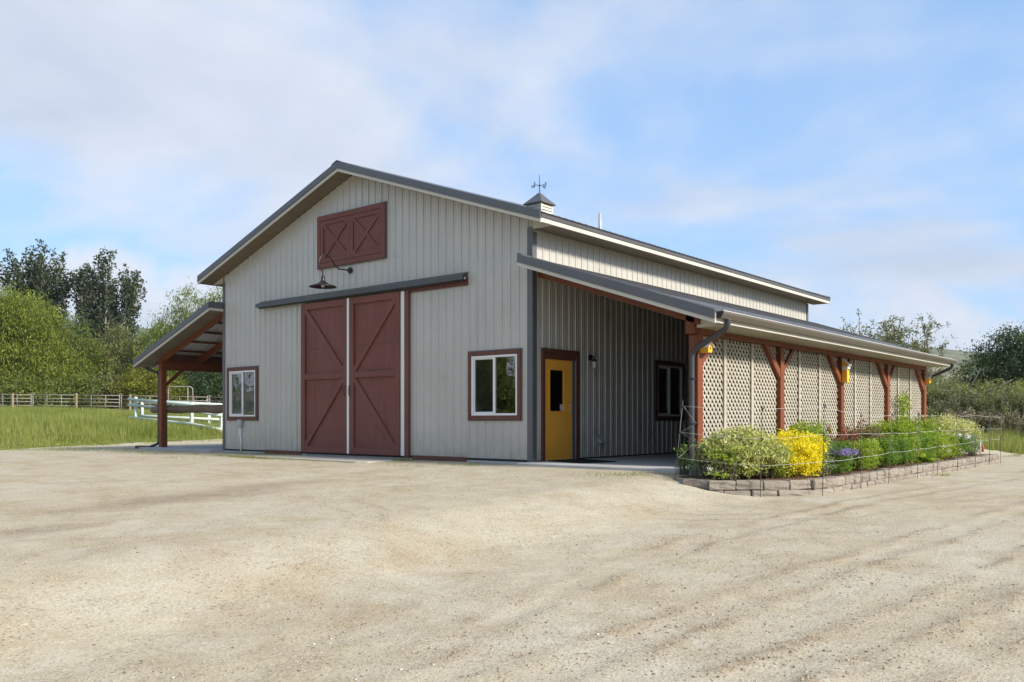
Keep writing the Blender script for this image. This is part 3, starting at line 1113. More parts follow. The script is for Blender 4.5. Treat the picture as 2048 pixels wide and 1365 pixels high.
# ---- sliding doors
def sliding_door(x0, x1, flip, label):
    z0, z1 = 0.03, 3.745
    yb, yf = -0.075, -0.132
    d = box('sliding_door', (x0, yb, z0), (x1, -0.045, z1), 'barn_red', BARN, 0.004)
    tag(d, label)
    # plywood facing seams: sheets stacked with thin joints
    zs, xsplit = 2.60, x0 + (x1 - x0) * (0.30 if not flip else 0.68)
    for a, b, c, e in ((x0 + .01, xsplit, z0 + .01, zs), (xsplit, x1 - .01, z0 + .01, zs), (x0 + .01, xsplit, zs, z1 - .01), (xsplit, x1 - .01, zs, z1 - .01)):
        box('plywood_sheet', (a + .002, yb - 0.012, c + .002), (b - .002, yb - 0.001, e - .002), 'barn_red', d, 0.0015)
    t = 0.155
    y0_, y1_ = yf - 0.003, yb - 0.0125
    box('stile', (x0, y0_, z0), (x0 + t, y1_, z1), 'barn_red', d, 0.005)
    box('stile', (x1 - t, y0_, z0), (x1, y1_, z1), 'barn_red', d, 0.005)
    zm = 1.915
    for a, b in ((z1 - t, z1), (zm - t / 2, zm + t / 2), (z0, z0 + t)):
        box('rail', (x0 + t + .001, y0_ + .001, a), (x1 - t - .001, y1_, b), 'barn_red_rail', d, 0.005)
    xa, xb = x0 + t + .03, x1 - t - .03
    zt, zb = z1 - t - .03, z0 + t + .03
    zu, zl = zm + t / 2 + .05, zm - t / 2 - .05
    ym = (y0_ + y1_) / 2 + .003
    if not flip:      # left leaf: braces meet at the right stile
        pr = [((xa, ym, zt), (xb, ym, zu)), ((xb, ym, zl), (xa, ym, zb))]
    else:
        pr = [((xb, ym, zt), (xa, ym, zu)), ((xa, ym, zl), (xb, ym, zb))]
    for p, q in pr:
        p, q = Vector(p), Vector(q)
        dd = (q - p).normalized() * 0.06
        beam('brace', p - dd, q + dd, 0.042, 0.125, 'barn_red', d, up=(0, 1, 0) if False else (q - p).cross(Vector((0, 1, 0))), bev=0.004)
    hx = x1 - 0.05 if not flip else x0 + 0.05
    MB().tube([(hx, y0_, 1.40), (hx, y0_ - .045, 1.42), (hx, y0_ - .05, 1.53), (hx, y0_ - .045, 1.64), (hx, y0_, 1.66)], 0.010, 8).build('handle', 'black_metal', d, True)
    return d


sliding_door(-7.315, -5.535, False, 'left brown sliding door leaf with diagonal braces')
sliding_door(-5.455, -3.712, True, 'right brown sliding door leaf with diagonal braces')
box('door_gap_strip', (-5.533, -0.1365, 0.03), (-5.457, -0.05, 3.745), 'white_vinyl', BARN, 0.002)
box('door_edge_strip', (-3.708, -0.10, 0.03), (-3.600, -0.04, 3.745), 'white_vinyl', BARN, 0.003)
box('door_jamb', (-3.598, -0.09, 0.0), (-3.475, -0.021, 3.745), 'barn_red', BARN)
box('track_board', (-3.47, -0.06, 3.70), (-1.70, -0.0205, 3.86), 'trim_brown', BARN)
tc_ = [(-0.0205, 3.985), (-0.21, 3.895), (-0.215, 3.800), (-0.20, 3.800), (-0.198, 3.880), (-0.0205, 3.965)]
for a, b in ((-9.16, -7.9), (-7.895, -5.05), (-5.045, -1.70)):
    MB().prism(tc_, 'x', a, b).build('track_cover', 'track_metal', BARN)
MB().tube([(-9.10, -0.135, 3.80), (-1.74, -0.135, 3.80)], 0.030, 10).build('track_rail', 'black_metal', BARN, True)
MB().tube([(-1.715, -0.135, 3.835), (-1.693, -0.135, 3.835)], 0.030, 12).build('track_stop', 'galvanised', BARN, True)

# ---- loft doors
lx0, lx1, lz0, lz1 = -6.735, -4.255, 4.585, 5.86
LD = tag(box('loft_door', (lx0 + .02, -0.045, lz0 + .02), (lx1 - .02, -0.0205, lz1 - .02), 'barn_red', BARN, 0.003), 'pair of brown loft doors with crossed braces')
T = 0.115
for lo, hi in (((lx0, -.085, lz0), (lx1, -.0455, lz0 + T)), ((lx0, -.085, lz1 - T), (lx1, -.0455, lz1)), ((lx0, -.084, lz0 + T + .001), (lx0 + T, -.0455, lz1 - T - .001)), ((lx1 - T, -.084, lz0 + T + .001), (lx1, -.0455, lz1 - T - .001))):
    box('trim_board', lo, hi, 'barn_red_rail', LD)
e = 0.018
for a, b, c, d in ((lx0 - e, lx1 + e, lz1 + .001, lz1 + e), (lx0 - e, lx1 + e, lz0 - e, lz0 - .001), (lx0 - e, lx0 - .001, lz0, lz1), (lx1 + .001, lx1 + e, lz0, lz1)):
    box('edge_trim', (a, -.06, c), (b, -.0206, d), 'dark_trim', LD, 0.001)
lm = (lx0 + lx1) / 2
for a, b in ((lx0 + T + .008, lm - .004), (lm + .004, lx1 - T - .008)):
    c, d, s = lz0 + T + .008, lz1 - T - .008, 0.105
    for lo, hi in (((a, -.075, c), (a + s, -.046, d)), ((b - s, -.075, c), (b, -.046, d))):
        box('stile', lo, hi, 'barn_red', LD, 0.003)
    for lo, hi in (((a + s + .001, -.0745, c), (b - s - .001, -.046, c + s)), ((a + s + .001, -.0745, d - s), (b - s - .001, -.046, d))):
        box('rail', lo, hi, 'barn_red_rail', LD, 0.003)
    p, q = Vector((a + s - .01, -.058, d - s + .01)), Vector((b - s + .01, -.058, c + s - .01))
    beam('brace', p, q, 0.024, 0.085, 'barn_red', LD, up=(q - p).cross(Vector((0, 1, 0))), bev=0.003)
    p, q = Vector((a + s - .01, -.0615, c + s - .01)), Vector((b - s + .01, -.0615, d - s + .01))
    beam('brace', p, q, 0.024, 0.085, 'barn_red', LD, up=(q - p).cross(Vector((0, 1, 0))), bev=0.003)

# ---- roofs
Y0R, Y1R = -0.47, 15.05


def ribbed_roof(name, parent, xin, zin, xout, zout, y0, y1, mat, pitch=0.2286, lift=0.0):
    """sheets running down the slope from (xin,zin) to (xout,zout)"""
    sl = Vector((xout - xin, 0, zout - zin)).normalized()
    nrm = Vector((-sl.z, 0, sl.x)) if sl.x > 0 else Vector((sl.z, 0, -sl.x))
    y = y0
    while y < y1 - 1e-4:
        ye = min(y + 0.9144, y1)
        mb = MB()
        pr = [(0, 0)]
        k = pitch / 2
        while k < ye - y - 0.02:
            pr += [(k - .023, 0), (k - .011, .019), (k + .011, .019), (k + .023, 0)]
            k += pitch
        pr.append((ye - y - 0.0005, 0))
        th = 0.006
        vs_, fs = [], []
        for u, h in pr:
            for (X, Z) in ((xin, zin), (xout, zout)):
                for hh_ in (h + lift, h + lift - th):
                    vs_.append((X + nrm.x * hh_, y + u, Z + nrm.z * hh_))
        n = len(pr)
        for i in range(n - 1):
            a, b = i * 4, (i + 1) * 4
            fs += [(a, b, b + 2, a + 2), (a + 1, a + 3, b + 3, b + 1), (a + 2, b + 2, b + 3, a + 3), (a, a + 1, b + 1, b)]
        mb.add(vs_, fs)
        mb.build(name, mat, parent)
        y = ye


def rake(parent, xa, za, xb, zb, yf=Y0R, dark=0.150, light=0.072):
    """dark rake trim over a light fascia board along a sloping front edge, plus the top flange"""
    def bar(name, y0, y1, d0, d1, mat):
        mb = MB()
        mb.add([(xa, y0, za - d0), (xb, y0, zb - d0), (xb, y0, zb - d1), (xa, y0, za - d1), (xa, y1, za - d0), (xb, y1, zb - d0), (xb, y1, zb - d1), (xa, y1, za - d1)],
               [(0, 1, 2, 3), (7, 6, 5, 4), (0, 4, 5, 1), (3, 2, 6, 7), (1, 5, 6, 2), (0, 3, 7, 4)])
        mb.build(name, mat, parent, bev=0.003)
    n = 2
    bar('rake_trim', yf - 0.012, yf + 0.010, -0.012, dark, 'dark_trim')
    bar('rake_flange', yf + 0.0105, yf + 0.13, -0.030, -0.022, 'dark_trim')
    bar('rake_lip', yf - 0.022, yf - 0.0125, dark - 0.030, dark, 'dark_trim')
    bar('fascia', yf + 0.0008, yf + 0.028, dark + 0.0008, dark + light, 'fascia_paint')


def soffit_slope(parent, xa, za, xb, zb, y0, y1, off):
    """boards under a sloping overhang, each running front to back"""
    L = abs(xb - xa)
    n = max(1, int(round(L / 0.29)))
    for i in range(n):
        a, b = i / n, (i + 1) / n
        X0, X1 = xa + (xb - xa) * a, xa + (xb - xa) * b
        Z0, Z1 = za + (zb - za) * a - off, za + (zb - za) * b - off
        g = 0.004 * (1 if xb > xa else -1)
        mb = MB()
        k = 0.006 * (i % 2)
        mb.add([(X0 + g, y0, Z0 - k), (X1 - g, y0, Z1 - k), (X1 - g, y1, Z1 - k), (X0 + g, y1, Z0 - k), (X0 + g, y0, Z0 + .012), (X1 - g, y0, Z1 + .012), (X1 - g, y1, Z1 + .012), (X0 + g, y1, Z0 + .012)],
               [(0, 3, 2, 1), (4, 5, 6, 7), (0, 1, 5, 4), (1, 2, 6, 5), (2, 3, 7, 6), (3, 0, 4, 7)])
        mb.build('soffit_board', 'soffit_paint', parent)


OVX = 0.575
rd = MB()
for s in (-1, 1):
    xo = RX + s * (W / 2 + OVX)
    za, zb = roof_top(RX), roof_top(xo)
    rd.add([(RX, Y0R + .03, za - .03), (xo, Y0R + .03, zb - .03), (xo, Y1R, zb - .03), (RX, Y1R, za - .03), (RX, Y0R + .03, za - .06), (xo, Y0R + .03, zb - .06), (xo, Y1R, zb - .06), (RX, Y1R, za - .06)],
           [(0, 1, 2, 3), (7, 6, 5, 4), (0, 4, 5, 1), (3, 2, 6, 7), (1, 5, 6, 2), (0, 3, 7, 4)])
ROOF = tag(rd.build('main_roof', 'liner', BARN), 'dark metal gable roof with wide overhang')
for s in (-1, 1):
    xo = RX + s * (W / 2 + OVX)
    za, zb = roof_top(RX), roof_top(xo)
    ribbed_roof('roof_panel', ROOF, RX, za - 0.022, xo + s * 0.03, zb - 0.022 - 0.342 * 0.03, Y0R + 0.012, Y1R, 'roof_metal')
    rake(ROOF, RX, za, xo, zb)
    rake(ROOF, RX, za, xo, zb, Y1R + 0.012)
    soffit_slope(ROOF, RX, za, xo - s * 0.03, zb + 0.342 * 0.03, Y0R + 0.03, -0.022, 0.212)
    # eave: dark drip edge over a light fascia, level soffit boards
    xf = xo
    lo, hi = sorted((xf - s * 0.012, xf + s * 0.012))
    box('drip_edge', (lo, Y0R + .012, zb - 0.118), (hi, Y1R - .002, zb - 0.034), 'roof_metal', ROOF, 0.003)
    lo, hi = sorted((xf - s * 0.035, xf - s * 0.004))
    box('eave_fascia', (lo, Y0R + .03, zb - 0.205), (hi, Y1R - .004, zb - 0.1185), 'fascia_paint', ROOF, 0.003)
    xw = 0.022 if s > 0 else -W - 0.022
    y = 0.0
    while y < Y1R - .05:
        a, b = sorted((xw, xf - s * 0.036))
        box('soffit_board', (a, y, zb - 0.196), (b, min(y + 0.298, Y1R - .03), zb - 0.184), 'soffit_paint', ROOF, 0.002)
        y += 0.304
    # closing return of the boxed eave at the front gable
    a, b = sorted((xw, xf - s * 0.036))
    zr = wall_top(xw)
    MB().prism([(a, zb - 0.197), (b, zb - 0.197), (b, (zr if s < 0 else zb - 0.15)), (a, (zb - 0.15 if s < 0 else zr))], 'y', -0.021, -0.004).build('eave_return', 'fascia_paint', ROOF)
MB().prism([(RX - .19, roof_top(RX) - 0.052), (RX, roof_top(RX) + .030), (RX + .19, roof_top(RX) - 0.052), (RX + .19, roof_top(RX) - 0.046 + .012), (RX, roof_top(RX) + .040), (RX - .19, roof_top(RX) - 0.046 + .012)], 'y', Y0R - 0.018, Y1R).build('ridge_cap', 'dark_trim', ROOF)

# vent pipe through the right slope
vp = MB().tube([(-2.5, 6.155, 5.6), (-2.5, 6.155, 6.465)], 0.042, 12)
vp.lathe([(0.12, 0.0), (0.06, 0.05), (0.045, 0.12)], (-2.5, 6.155, roof_top(-2.5)), 12)
tag(vp.build('vent_pipe', 'galvanised', ROOF, True), 'grey vent pipe')

# cupola on the ridge with weather vane
cxx, cyy = RX, 7.32
CU = tag(box('cupola', (cxx - .275, cyy - .275, 6.45), (cxx + .275, cyy + .275, 7.36), 'fascia_paint', BARN, 0.004), 'small louvred cupola with pyramid roof and weather vane')
for s in (-1, 1):
    for t in (-1, 1):
        box('corner_board', (cxx + s * .262 - .035, cyy + t * .262 - .035, 6.45), (cxx + s * .262 + .035, cyy + t * .262 + .035, 7.36), 'fascia_paint', CU, 0.003)
for k in range(6):
    z = 6.82 + k * 0.088
    for ax in (0, 1):
        for s in (-1, 1):
            c = Vector((cxx, cyy, z))
            nv = Vector((s, 0, 0)) if ax == 0 else Vector((0, s, 0))
            tv = Vector((0, 1, 0)) if ax == 0 else Vector((1, 0, 0))
            p = c + nv * 0.284
            mb = MB()
            a, b = p - tv * .224, p + tv * .224
            o1 = nv * 0.022
            u = Vector((0, 0, 0.068))
            mb.add([a + o1, b + o1, b + u - nv * .006, a + u - nv * .006, a - nv * .008, b - nv * .008, b + u - nv * .012, a + u - nv * .012],
                   [(0, 1, 2, 3), (7, 6, 5, 4), (0, 4, 5, 1), (3, 2, 6, 7), (1, 5, 6, 2), (0, 3, 7, 4)])
            mb.build('louvre_slat', 'fascia_paint', CU)
rh = 0.36
MB().add([(cxx - rh, cyy - rh, 7.365), (cxx + rh, cyy - rh, 7.365), (cxx + rh, cyy + rh, 7.365), (cxx - rh, cyy + rh, 7.365),
          (cxx - rh, cyy - rh, 7.385), (cxx + rh, cyy - rh, 7.385), (cxx + rh, cyy + rh, 7.385), (cxx - rh, cyy + rh, 7.385),
          (cxx - .17, cyy - .17, 7.585), (cxx + .17, cyy - .17, 7.585), (cxx + .17, cyy + .17, 7.585), (cxx - .17, cyy + .17, 7.585),
          (cxx - .035, cyy - .035, 7.735), (cxx + .035, cyy - .035, 7.735), (cxx + .035, cyy + .035, 7.735), (cxx - .035, cyy + .035, 7.735)],
         [(3, 2, 1, 0), (0, 1, 5, 4), (1, 2, 6, 5), (2, 3, 7, 6), (3, 0, 4, 7), (4, 5, 9, 8), (5, 6, 10, 9), (6, 7, 11, 10), (7, 4, 8, 11),
          (8, 9, 13, 12), (9, 10, 14, 13), (10, 11, 15, 14), (11, 8, 12, 15), (12, 13, 14, 15)]).build('cupola_roof', 'roof_metal', CU)
wv = MB().tube([(cxx, cyy, 7.72), (cxx, cyy, 8.30)], [0.016, 0.008], 8)
wv.lathe([(0.0, -0.03), (0.03, -0.015), (0.03, 0.015), (0.0, 0.03)], (cxx, cyy, 7.97), 10)
wv.tube([(cxx - .2, cyy, 7.97), (cxx + .2, cyy, 7.97)], 0.006, 6).tube([(cxx, cyy - .2, 7.97), (cxx, cyy + .2, 7.97)], 0.006, 6)
wv.build('weather_vane', 'black_metal', CU)
for ch, dx, dy in (('N', 0, .24), ('S', 0, -.24), ('E', .24, 0), ('W', -.24, 0)):
    cu_ = bpy.data.curves.new('vane_letter', 'FONT')
    cu_.body = ch
    cu_.size = 0.15
    cu_.extrude = 0.006
    cu_.align_x = 'CENTER'
    cu_.align_y = 'CENTER'
    tmp = bpy.data.objects.new('vane_letter', cu_)
    COL.objects.link(tmp)
    bpy.context.view_layer.update()
    me = bpy.data.meshes.new_from_object(tmp.evaluated_get(bpy.context.evaluated_depsgraph_get()))
    bpy.data.objects.remove(tmp)
    me.materials.clear()
    rz = 0 if dy == 0 else R(90)
    put('vane_letter', me, 'black_metal', CU, (cxx + dx, cyy + dy, 7.97), (R(90), 0, rz))


# ---- lean-to roofs
def lean_z(t):            # t = distance from barn wall
    return 4.083 - 0.337 * t


LO = 4.215
for s in (1, -1):
    xw = 0.0 if s > 0 else -W

    def X(t):
        return xw + s * t
    yb0, yb1 = Y0R, 15.32
    mb = MB()
    mb.add([(X(.03), yb0 + .03, lean_z(.03) - .035), (X(LO), yb0 + .03, lean_z(LO) - .035), (X(LO), yb1, lean_z(LO) - .035), (X(.03), yb1, lean_z(.03) - .035)],
           [(0, 1, 2, 3) if s > 0 else (3, 2, 1, 0)])
    LR = tag(mb.build('lean_to_roof', 'galvanised' if s < 0 else 'liner', BARN), 'right lean-to roof over the porch' if s > 0 else 'left lean-to roof over the open shelter')  # porch-side underside coloured dark to deepen the shade below it
    if s > 0:
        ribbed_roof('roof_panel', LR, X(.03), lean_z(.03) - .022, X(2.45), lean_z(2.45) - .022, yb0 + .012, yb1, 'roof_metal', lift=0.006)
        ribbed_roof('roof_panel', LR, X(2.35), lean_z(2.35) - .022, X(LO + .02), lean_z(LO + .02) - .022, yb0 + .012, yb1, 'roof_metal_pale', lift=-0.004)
    else:
        ribbed_roof('roof_panel', LR, X(.03), lean_z(.03) - .022, X(LO + .02), lean_z(LO + .02) - .022, yb0 + .012, yb1, 'roof_metal')
        # underside sheet ribs show between the purlins
        ribbed_roof('roof_liner', LR, X(.04), lean_z(.04) - .052, X(LO - .05), lean_z(LO - .05) - .052, -0.0, yb1, 'galvanised')
    rake(LR, X(.0), lean_z(0), X(LO), lean_z(LO))
    # upper end of the overhang beside the barn corner
    a, b = sorted((X(0.0), X(-0.02)))
    box('rake_return', (a, yb0 + .011, lean_z(0) - .150), (b, -0.032, lean_z(0) + .028), 'dark_trim', LR, 0.002)
    box('fascia_return', (a, yb0 + .0285, lean_z(0) - .222), (b, -0.032, lean_z(0) - .1505), 'fascia_paint', LR, 0.002)
    soffit_slope(LR, X(.03), lean_z(.03), X(LO - .03), lean_z(LO - .03), yb0 + .03, -0.002 if s < 0 else 0.27, 0.212)
    # eave
    zb = lean_z(LO)
    a, b = sorted((X(LO - .035), X(LO - .004)))
    box('eave_fascia', (a, yb0 + .03, zb - .205), (b, yb1 - .004, zb - .040), 'fascia_paint', LR, 0.003)
    y = 0.226
    a, b = sorted((X(3.525 if s > 0 else 3.565), X(LO - .036)))
    while y < yb1 - .05:
        box('soffit_board', (a, y, zb - .196), (b, min(y + .606, yb1 - .03), zb - .184), 'soffit_tan', LR, 0.002)
        y += 0.61
    # boxed end of the eave
    xi, xo_ = X(3.525), X(LO - .036)
    zi, zo_ = lean_z(3.525) - .20, lean_z(LO) - .16
    MB().prism([(xi, zb - .198), (xo_, zb - .198), (xo_, zo_), (xi, zi)], 'y', 0.205, 0.225).build('eave_return', 'fascia_paint', LR)
    # gutter: open trough with rolled front lip
    g0, g1 = LO + 0.002, LO + 0.125
    prof = [(g0, zb - .030), (g0, zb - .135), (g0 + .075, zb - .135), (g0 + .095, zb - .105), (g1, zb - .06), (g1, zb - .022), (g1 - .014, zb - .022), (g1 - .014, zb - .055), (g0 + .084, zb - .098), (g0 + .068, zb - .124), (g0 + .010, zb - .124), (g0 + .010, zb - .030)]
    prof = [(X(p[0]), p[1]) for p in prof]
    MB().prism(prof, 'y', yb0 + .06, yb1 - .02).build('gutter', 'gutter_brown', BARN)
    MB().prism([(X(p[0]), p[1]) for p in ((g0, zb - .025), (g0, zb - .137), (g0 + .077, zb - .137), (g0 + .097, zb - .106), (g1 + .002, zb - .06), (g1 + .002, zb - .020))], 'y', yb0 + .052, yb0 + .0595).build('gutter_cap', 'black_metal', BARN)
    MB().tube([(X(g1 - .005), yb0 + .06, zb - .018), (X(g1 - .005), yb1 - .02, zb - .018)], 0.008, 6).build('gutter_highlight', 'fascia_paint', BARN)  # pale paint stands in for the highlight along the top edge

    # timber frame
    px0, px1 = (3.33, 3.52) if s > 0 else (-14.53, -14.355)
    ys_ = [0.28 + 3.655 * k for k in range(5)] if s > 0 else [0.0 + 3.655 * k for k in range(5)]
    pw = 0.19 if s > 0 else 0.175
    for k, yy in enumerate(ys_):
        box('post', (px0, yy, 0.012), (px1, yy + pw, 2.36), 'post_wood', BARN, 0.010)
        box('post_base', (px0 - .015, yy - .015, 0.0), (px1 + .015, yy + pw + .015, 0.010), 'galvanised', BARN, 0.002)
        if s < 0 and k == 0:
            box('post_footing', (px0 - .11, yy - .14, -.2), (px1 + .10, yy + pw + .1, 0.003), 'concrete', BARN, 0.01)
        xm = (px0 + px1) / 2
        for d_ in (-1, 1):
            if (k == 0 and d_ < 0) or (k == 4 and d_ > 0):
                continue
            ya = yy + (pw if d_ > 0 else 0)
            if s > 0:
                xb_, wb_ = (xm, 0.145) if d_ < 0 else (3.385, 0.09)
                beam('knee_brace', (xb_, ya - d_ * .04, 1.77), (xb_, ya + d_ * .72, 2.42), wb_, 0.16, 'post_wood', BARN, up=(1, 0, 0), bev=0.006)
            else:
                beam('knee_brace', (xm, ya - d_ * .04, 1.86), (xm, ya + d_ * .60, 2.42), 0.09, 0.09, 'post_wood', BARN, up=(1, 0, 0), bev=0.006)
    bt = 2.50 if s > 0 else 2.64
    box('eave_beam', (px0 - .002, ys_[0] + (.002 if s < 0 else -.0), 2.362), (px1 + .002, yb1 - .2, bt), 'beam_wood', BARN, 0.006)
    if s > 0:
        box('beam_end_block', (3.335, 0.150, 2.362), (3.515, 0.278, 2.70), 'post_wood', BARN, 0.006)
    # rafters under the sheets
    ry = [0.0 + 1.218 * k for k in range(13)] if s < 0 else [0.15] + [0.30 + 1.218 * k for k in range(12)]
    for k, yy in enumerate(ry):
        t0, t1 = 0.03, 3.60
        top, dep = (0.135, 0.20) if s < 0 else (0.215 if k == 0 else 0.14, 0.145 if k == 0 else 0.19)
        w_ = 0.10
        mb = MB()
        mb.add([(X(t0), yy, lean_z(t0) - top), (X(t1), yy, lean_z(t1) - top), (X(t1), yy, lean_z(t1) - top - dep), (X(t0), yy, lean_z(t0) - top - dep),
                (X(t0), yy + w_, lean_z(t0) - top), (X(t1), yy + w_, lean_z(t1) - top), (X(t1), yy + w_, lean_z(t1) - top - dep), (X(t0), yy + w_, lean_z(t0) - top - dep)],
               [(0, 1, 2, 3), (7, 6, 5, 4), (0, 4, 5, 1), (3, 2, 6, 7), (1, 5, 6, 2), (0, 3, 7, 4)])
        mb.build('rafter', 'rafter_wood', BARN, bev=0.004)
    for t in (0.25, 0.95, 1.65, 2.35, 3.05):
        box('purlin', tuple(np.minimum((X(t), 0.02, 0), (X(t + .06), 0, 0))[:1]) + (0.02, lean_z(t) - .133), tuple(np.maximum((X(t), 0, 0), (X(t + .06), 0, 0))[:1]) + (yb1 - .25, lean_z(t) - .058 - .024), 'beam_wood', BARN, 0.003)
    # timber skirt between purlin and beam on the open side
    if s < 0:
        box('eave_blocking', (X(3.46), 0.11, 2.645), (X(3.42), yb1 - .25, lean_z(3.46) - .06), 'trim_brown', BARN, 0.003)


# ---- lattice screens in the four porch bays
def lattice_bay(k, individual):
    ya, yb = 0.28 + 3.655 * k + 0.19, 0.28 + 3.655 * (k + 1)
    zb, zt = 0.03, 2.355
    b1, b2 = ya + 1.02, ya + 2.225
    spans = [(ya, b1 - .0), (b1, b2), (b2, yb)]
    P_, w_ = 0.150, 0.047
    bk = box('light_block_sheet', (3.376, ya + .004, zb), (3.380, yb - .004, zt), 'light_block_sheet', BARN, 0)  # black sheet added to block light, so gaps and porch stay dark
    for j, (p, q) in enumerate(spans):
        fr_ = MB()
        if j < 2:
            fr_.box((3.425, q - .047, zb), (3.452, q + .047, zt))
        fr_.box((3.386, p + .02, zb - .02), (3.425, q - .02, zb + .05))
        LP = tag(fr_.build('lattice_panel', 'lattice_paint', BARN, bev=0.003), None)
        allm = MB()
        for layer, sg in ((0, 1), (1, -1)):
            x0_, x1_ = (3.398, 3.4075) if layer == 0 else (3.409, 3.4185)
            off = RNG.uniform(0, P_)
            c = -(zt - zb) - P_ + off
            while c < (q - p) + (zt - zb):
                # centre line: y = p + c + t (sg=1) for z = zb + t, clipped to panel
                t0, t1 = max(0, -c), min(zt - zb, (q - p) - c)
                if t1 - t0 > 0.03:
                    if sg > 0:
                        A, B = (p + c + t0, zb + t0), (p + c + t1, zb + t1)
                    else:
                        A, B = (q - c - t0, zb + t0), (q - c - t1, zb + t1)
                    dy, dz = B[0] - A[0], B[1] - A[1]
                    L_ = math.hypot(dy, dz)
                    ny, nz = -dz / L_ * w_ / 2, dy / L_ * w_ / 2
                    poly = [(A[0] + ny, A[1] + nz), (A[0] - ny, A[1] - nz), (B[0] - ny, B[1] - nz), (B[0] + ny, B[1] + nz)]
                    if individual:
                        MB().prism(poly, 'x', x0_, x1_).build('slat', 'lattice_paint', LP)
                    else:
                        allm.prism(poly, 'x', x0_, x1_)
                c += P_
        if not individual:
            o_ = allm.build('slats', 'lattice_paint', LP)
            o_['kind'] = 'stuff'


for k in range(4):
    lattice_bay(k, k < 2)

# ---- downspouts
def downspout(name, pts, r=0.046, parent=None):
    o_ = MB().tube(pts, r, 12).build(name, 'spout_metal', parent, True)
    return o_


def arc_pts(pts, rad=0.12, n=5):
    """round the corners of a polyline"""
    out = [Vector(pts[0])]
    for a, b, c in zip(pts[:-2], pts[1:-1], pts[2:]):
        a, b, c = Vector(a), Vector(b), Vector(c)
        d0, d1 = (a - b).normalized(), (c - b).normalized()
        p, q = b + d0 * rad, b + d1 * rad
        for i in range(n + 1):
            t = i / n
            out.append(p * (1 - t) ** 2 + b * 2 * t * (1 - t) + q * t * t)
    out.append(Vector(pts[-1]))
    return out


downspout('downspout', arc_pts([(4.275, -0.10, 2.54), (4.275, -0.10, 2.40), (3.43, 0.215, 2.05), (3.43, 0.215, 0.02), (3.05, -0.32, -0.10)], 0.13), 0.048, BARN)
downspout('downspout', arc_pts([(4.275, 15.05, 2.54), (4.275, 15.05, 2.42), (3.42, 15.17, 2.06), (3.42, 15.17, 0.02)], 0.13), 0.048, BARN)
downspout('downspout', arc_pts([(-15.24, -0.05, 2.53), (-15.24, -0.05, 2.44), (-14.62, 0.06, 2.26), (-14.62, 0.06, 0.12), (-14.95, 0.0, 0.03)], 0.10), 0.042, BARN)
for zc in (0.75, 1.55):
    box('downspout_strap', (3.372, 0.166, zc), (3.488, 0.272, zc + 0.03), 'black_metal', BARN, 0.002)

# small fittings on the walls
EB = box('meter_box', (-10.165, -0.115, 0.655), (-10.005, -0.0205, 0.845), 'grey_plastic', BARN, 0.012)
tag(EB, 'grey electrical box with white conduit')
box('box_cover', (-10.150, -0.124, 0.69), (-10.02, -0.1155, 0.83), 'grey_plastic', EB, 0.003)
MB().tube([(-10.085, -0.06, 0.655), (-10.085, -0.06, 0.40), (-10.07, -0.05, 0.30), (-10.07, -0.05, -0.12)], 0.021, 8).build('conduit', 'white_vinyl', EB, True)
OB = tag(box('outlet_box', (0.0205, 2.115, 0.525), (0.050, 2.190, 0.645), 'grey_plastic', BARN, 0.005), 'weatherproof outlet cover')
VH = MB().prism([(0.0205, 0.50), (0.0205, 0.335), (0.15, 0.335), (0.03, 0.505)], 'y', 2.28, 2.43).build('vent_hood', 'galvanised', BARN)
tag(VH, 'shiny metal vent hood low on the porch wall')

# ------------------------------------------------------------------ things fixed to or standing at the barn
# gooseneck barn lamp
GL = thing('gooseneck_lamp', 'black gooseneck barn lamp over the sliding doors', 'lamp', (-5.54, 0, 4.43))
gp = [(-0.02, 4.427), (-0.19, 4.421), (-0.37, 4.414), (-0.49, 4.489), (-0.614, 4.637), (-0.67, 4.68), (-0.735, 4.70), (-0.80, 4.70), (-0.854, 4.671), (-0.91, 4.62), (-0.939, 4.564), (-0.952, 4.50), (-0.945, 4.441), (-0.90, 4.38), (-0.862, 4.33), (-0.842, 4.25), (-0.838, 4.155)]
MB().tube([(-5.54, y, z) for y, z in gp], 0.016, 8).build('arm', 'black_metal', GL, True)
MB().tube([(-5.54, -0.018, 4.427), (-5.54, -0.05, 4.427), (-5.54, -0.085, 4.427)], [0.075, 0.07, 0.03], 16).build('wall_plate', 'black_metal', GL, True)
MB().lathe([(0.0, 0.245), (0.042, 0.24), (0.046, 0.20), (0.046, 0.155), (0.062, 0.12), (0.10, 0.085), (0.18, 0.045), (0.30, 0.010), (0.318, -0.012), (0.312, -0.014), (0.29, 0.0), (0.17, 0.035), (0.09, 0.07), (0.0, 0.085)], (-5.54, -0.838, 3.945), 28).build('shade', 'black_metal', GL, True)
MB().lathe([(0.0, -0.035), (0.03, -0.03), (0.045, 0.0), (0.035, 0.045), (0.02, 0.08)], (-5.54, -0.838, 3.965), 14).build('bulb', 'lamp_white', GL, True)

PLp = thing('porch_lamp', 'small black jar lamp on the porch wall', 'lamp', (0.02, 1.99, 2.1))
MB().tube([(0.0205, 1.99, 2.19), (0.045, 1.99, 2.19)], 0.065, 14).build('wall_plate', 'black_metal', PLp, True)
MB().tube(arc_pts([(0.04, 1.99, 2.19), (0.14, 1.99, 2.22), (0.14, 1.99, 2.14)], 0.04), 0.014, 8).build('arm', 'black_metal', PLp, True)
MB().lathe([(0.0, 0.05), (0.05, 0.045), (0.055, 0.0)], (0.14, 1.99, 2.10), 14).build('cap', 'black_metal', PLp, True)
MB().lathe([(0.048, 0.0), (0.055, -0.05), (0.05, -0.12), (0.025, -0.15), (0.0, -0.155)], (0.14, 1.99, 2.10), 14).build('glass_jar', 'lamp_glass', PLp, True)

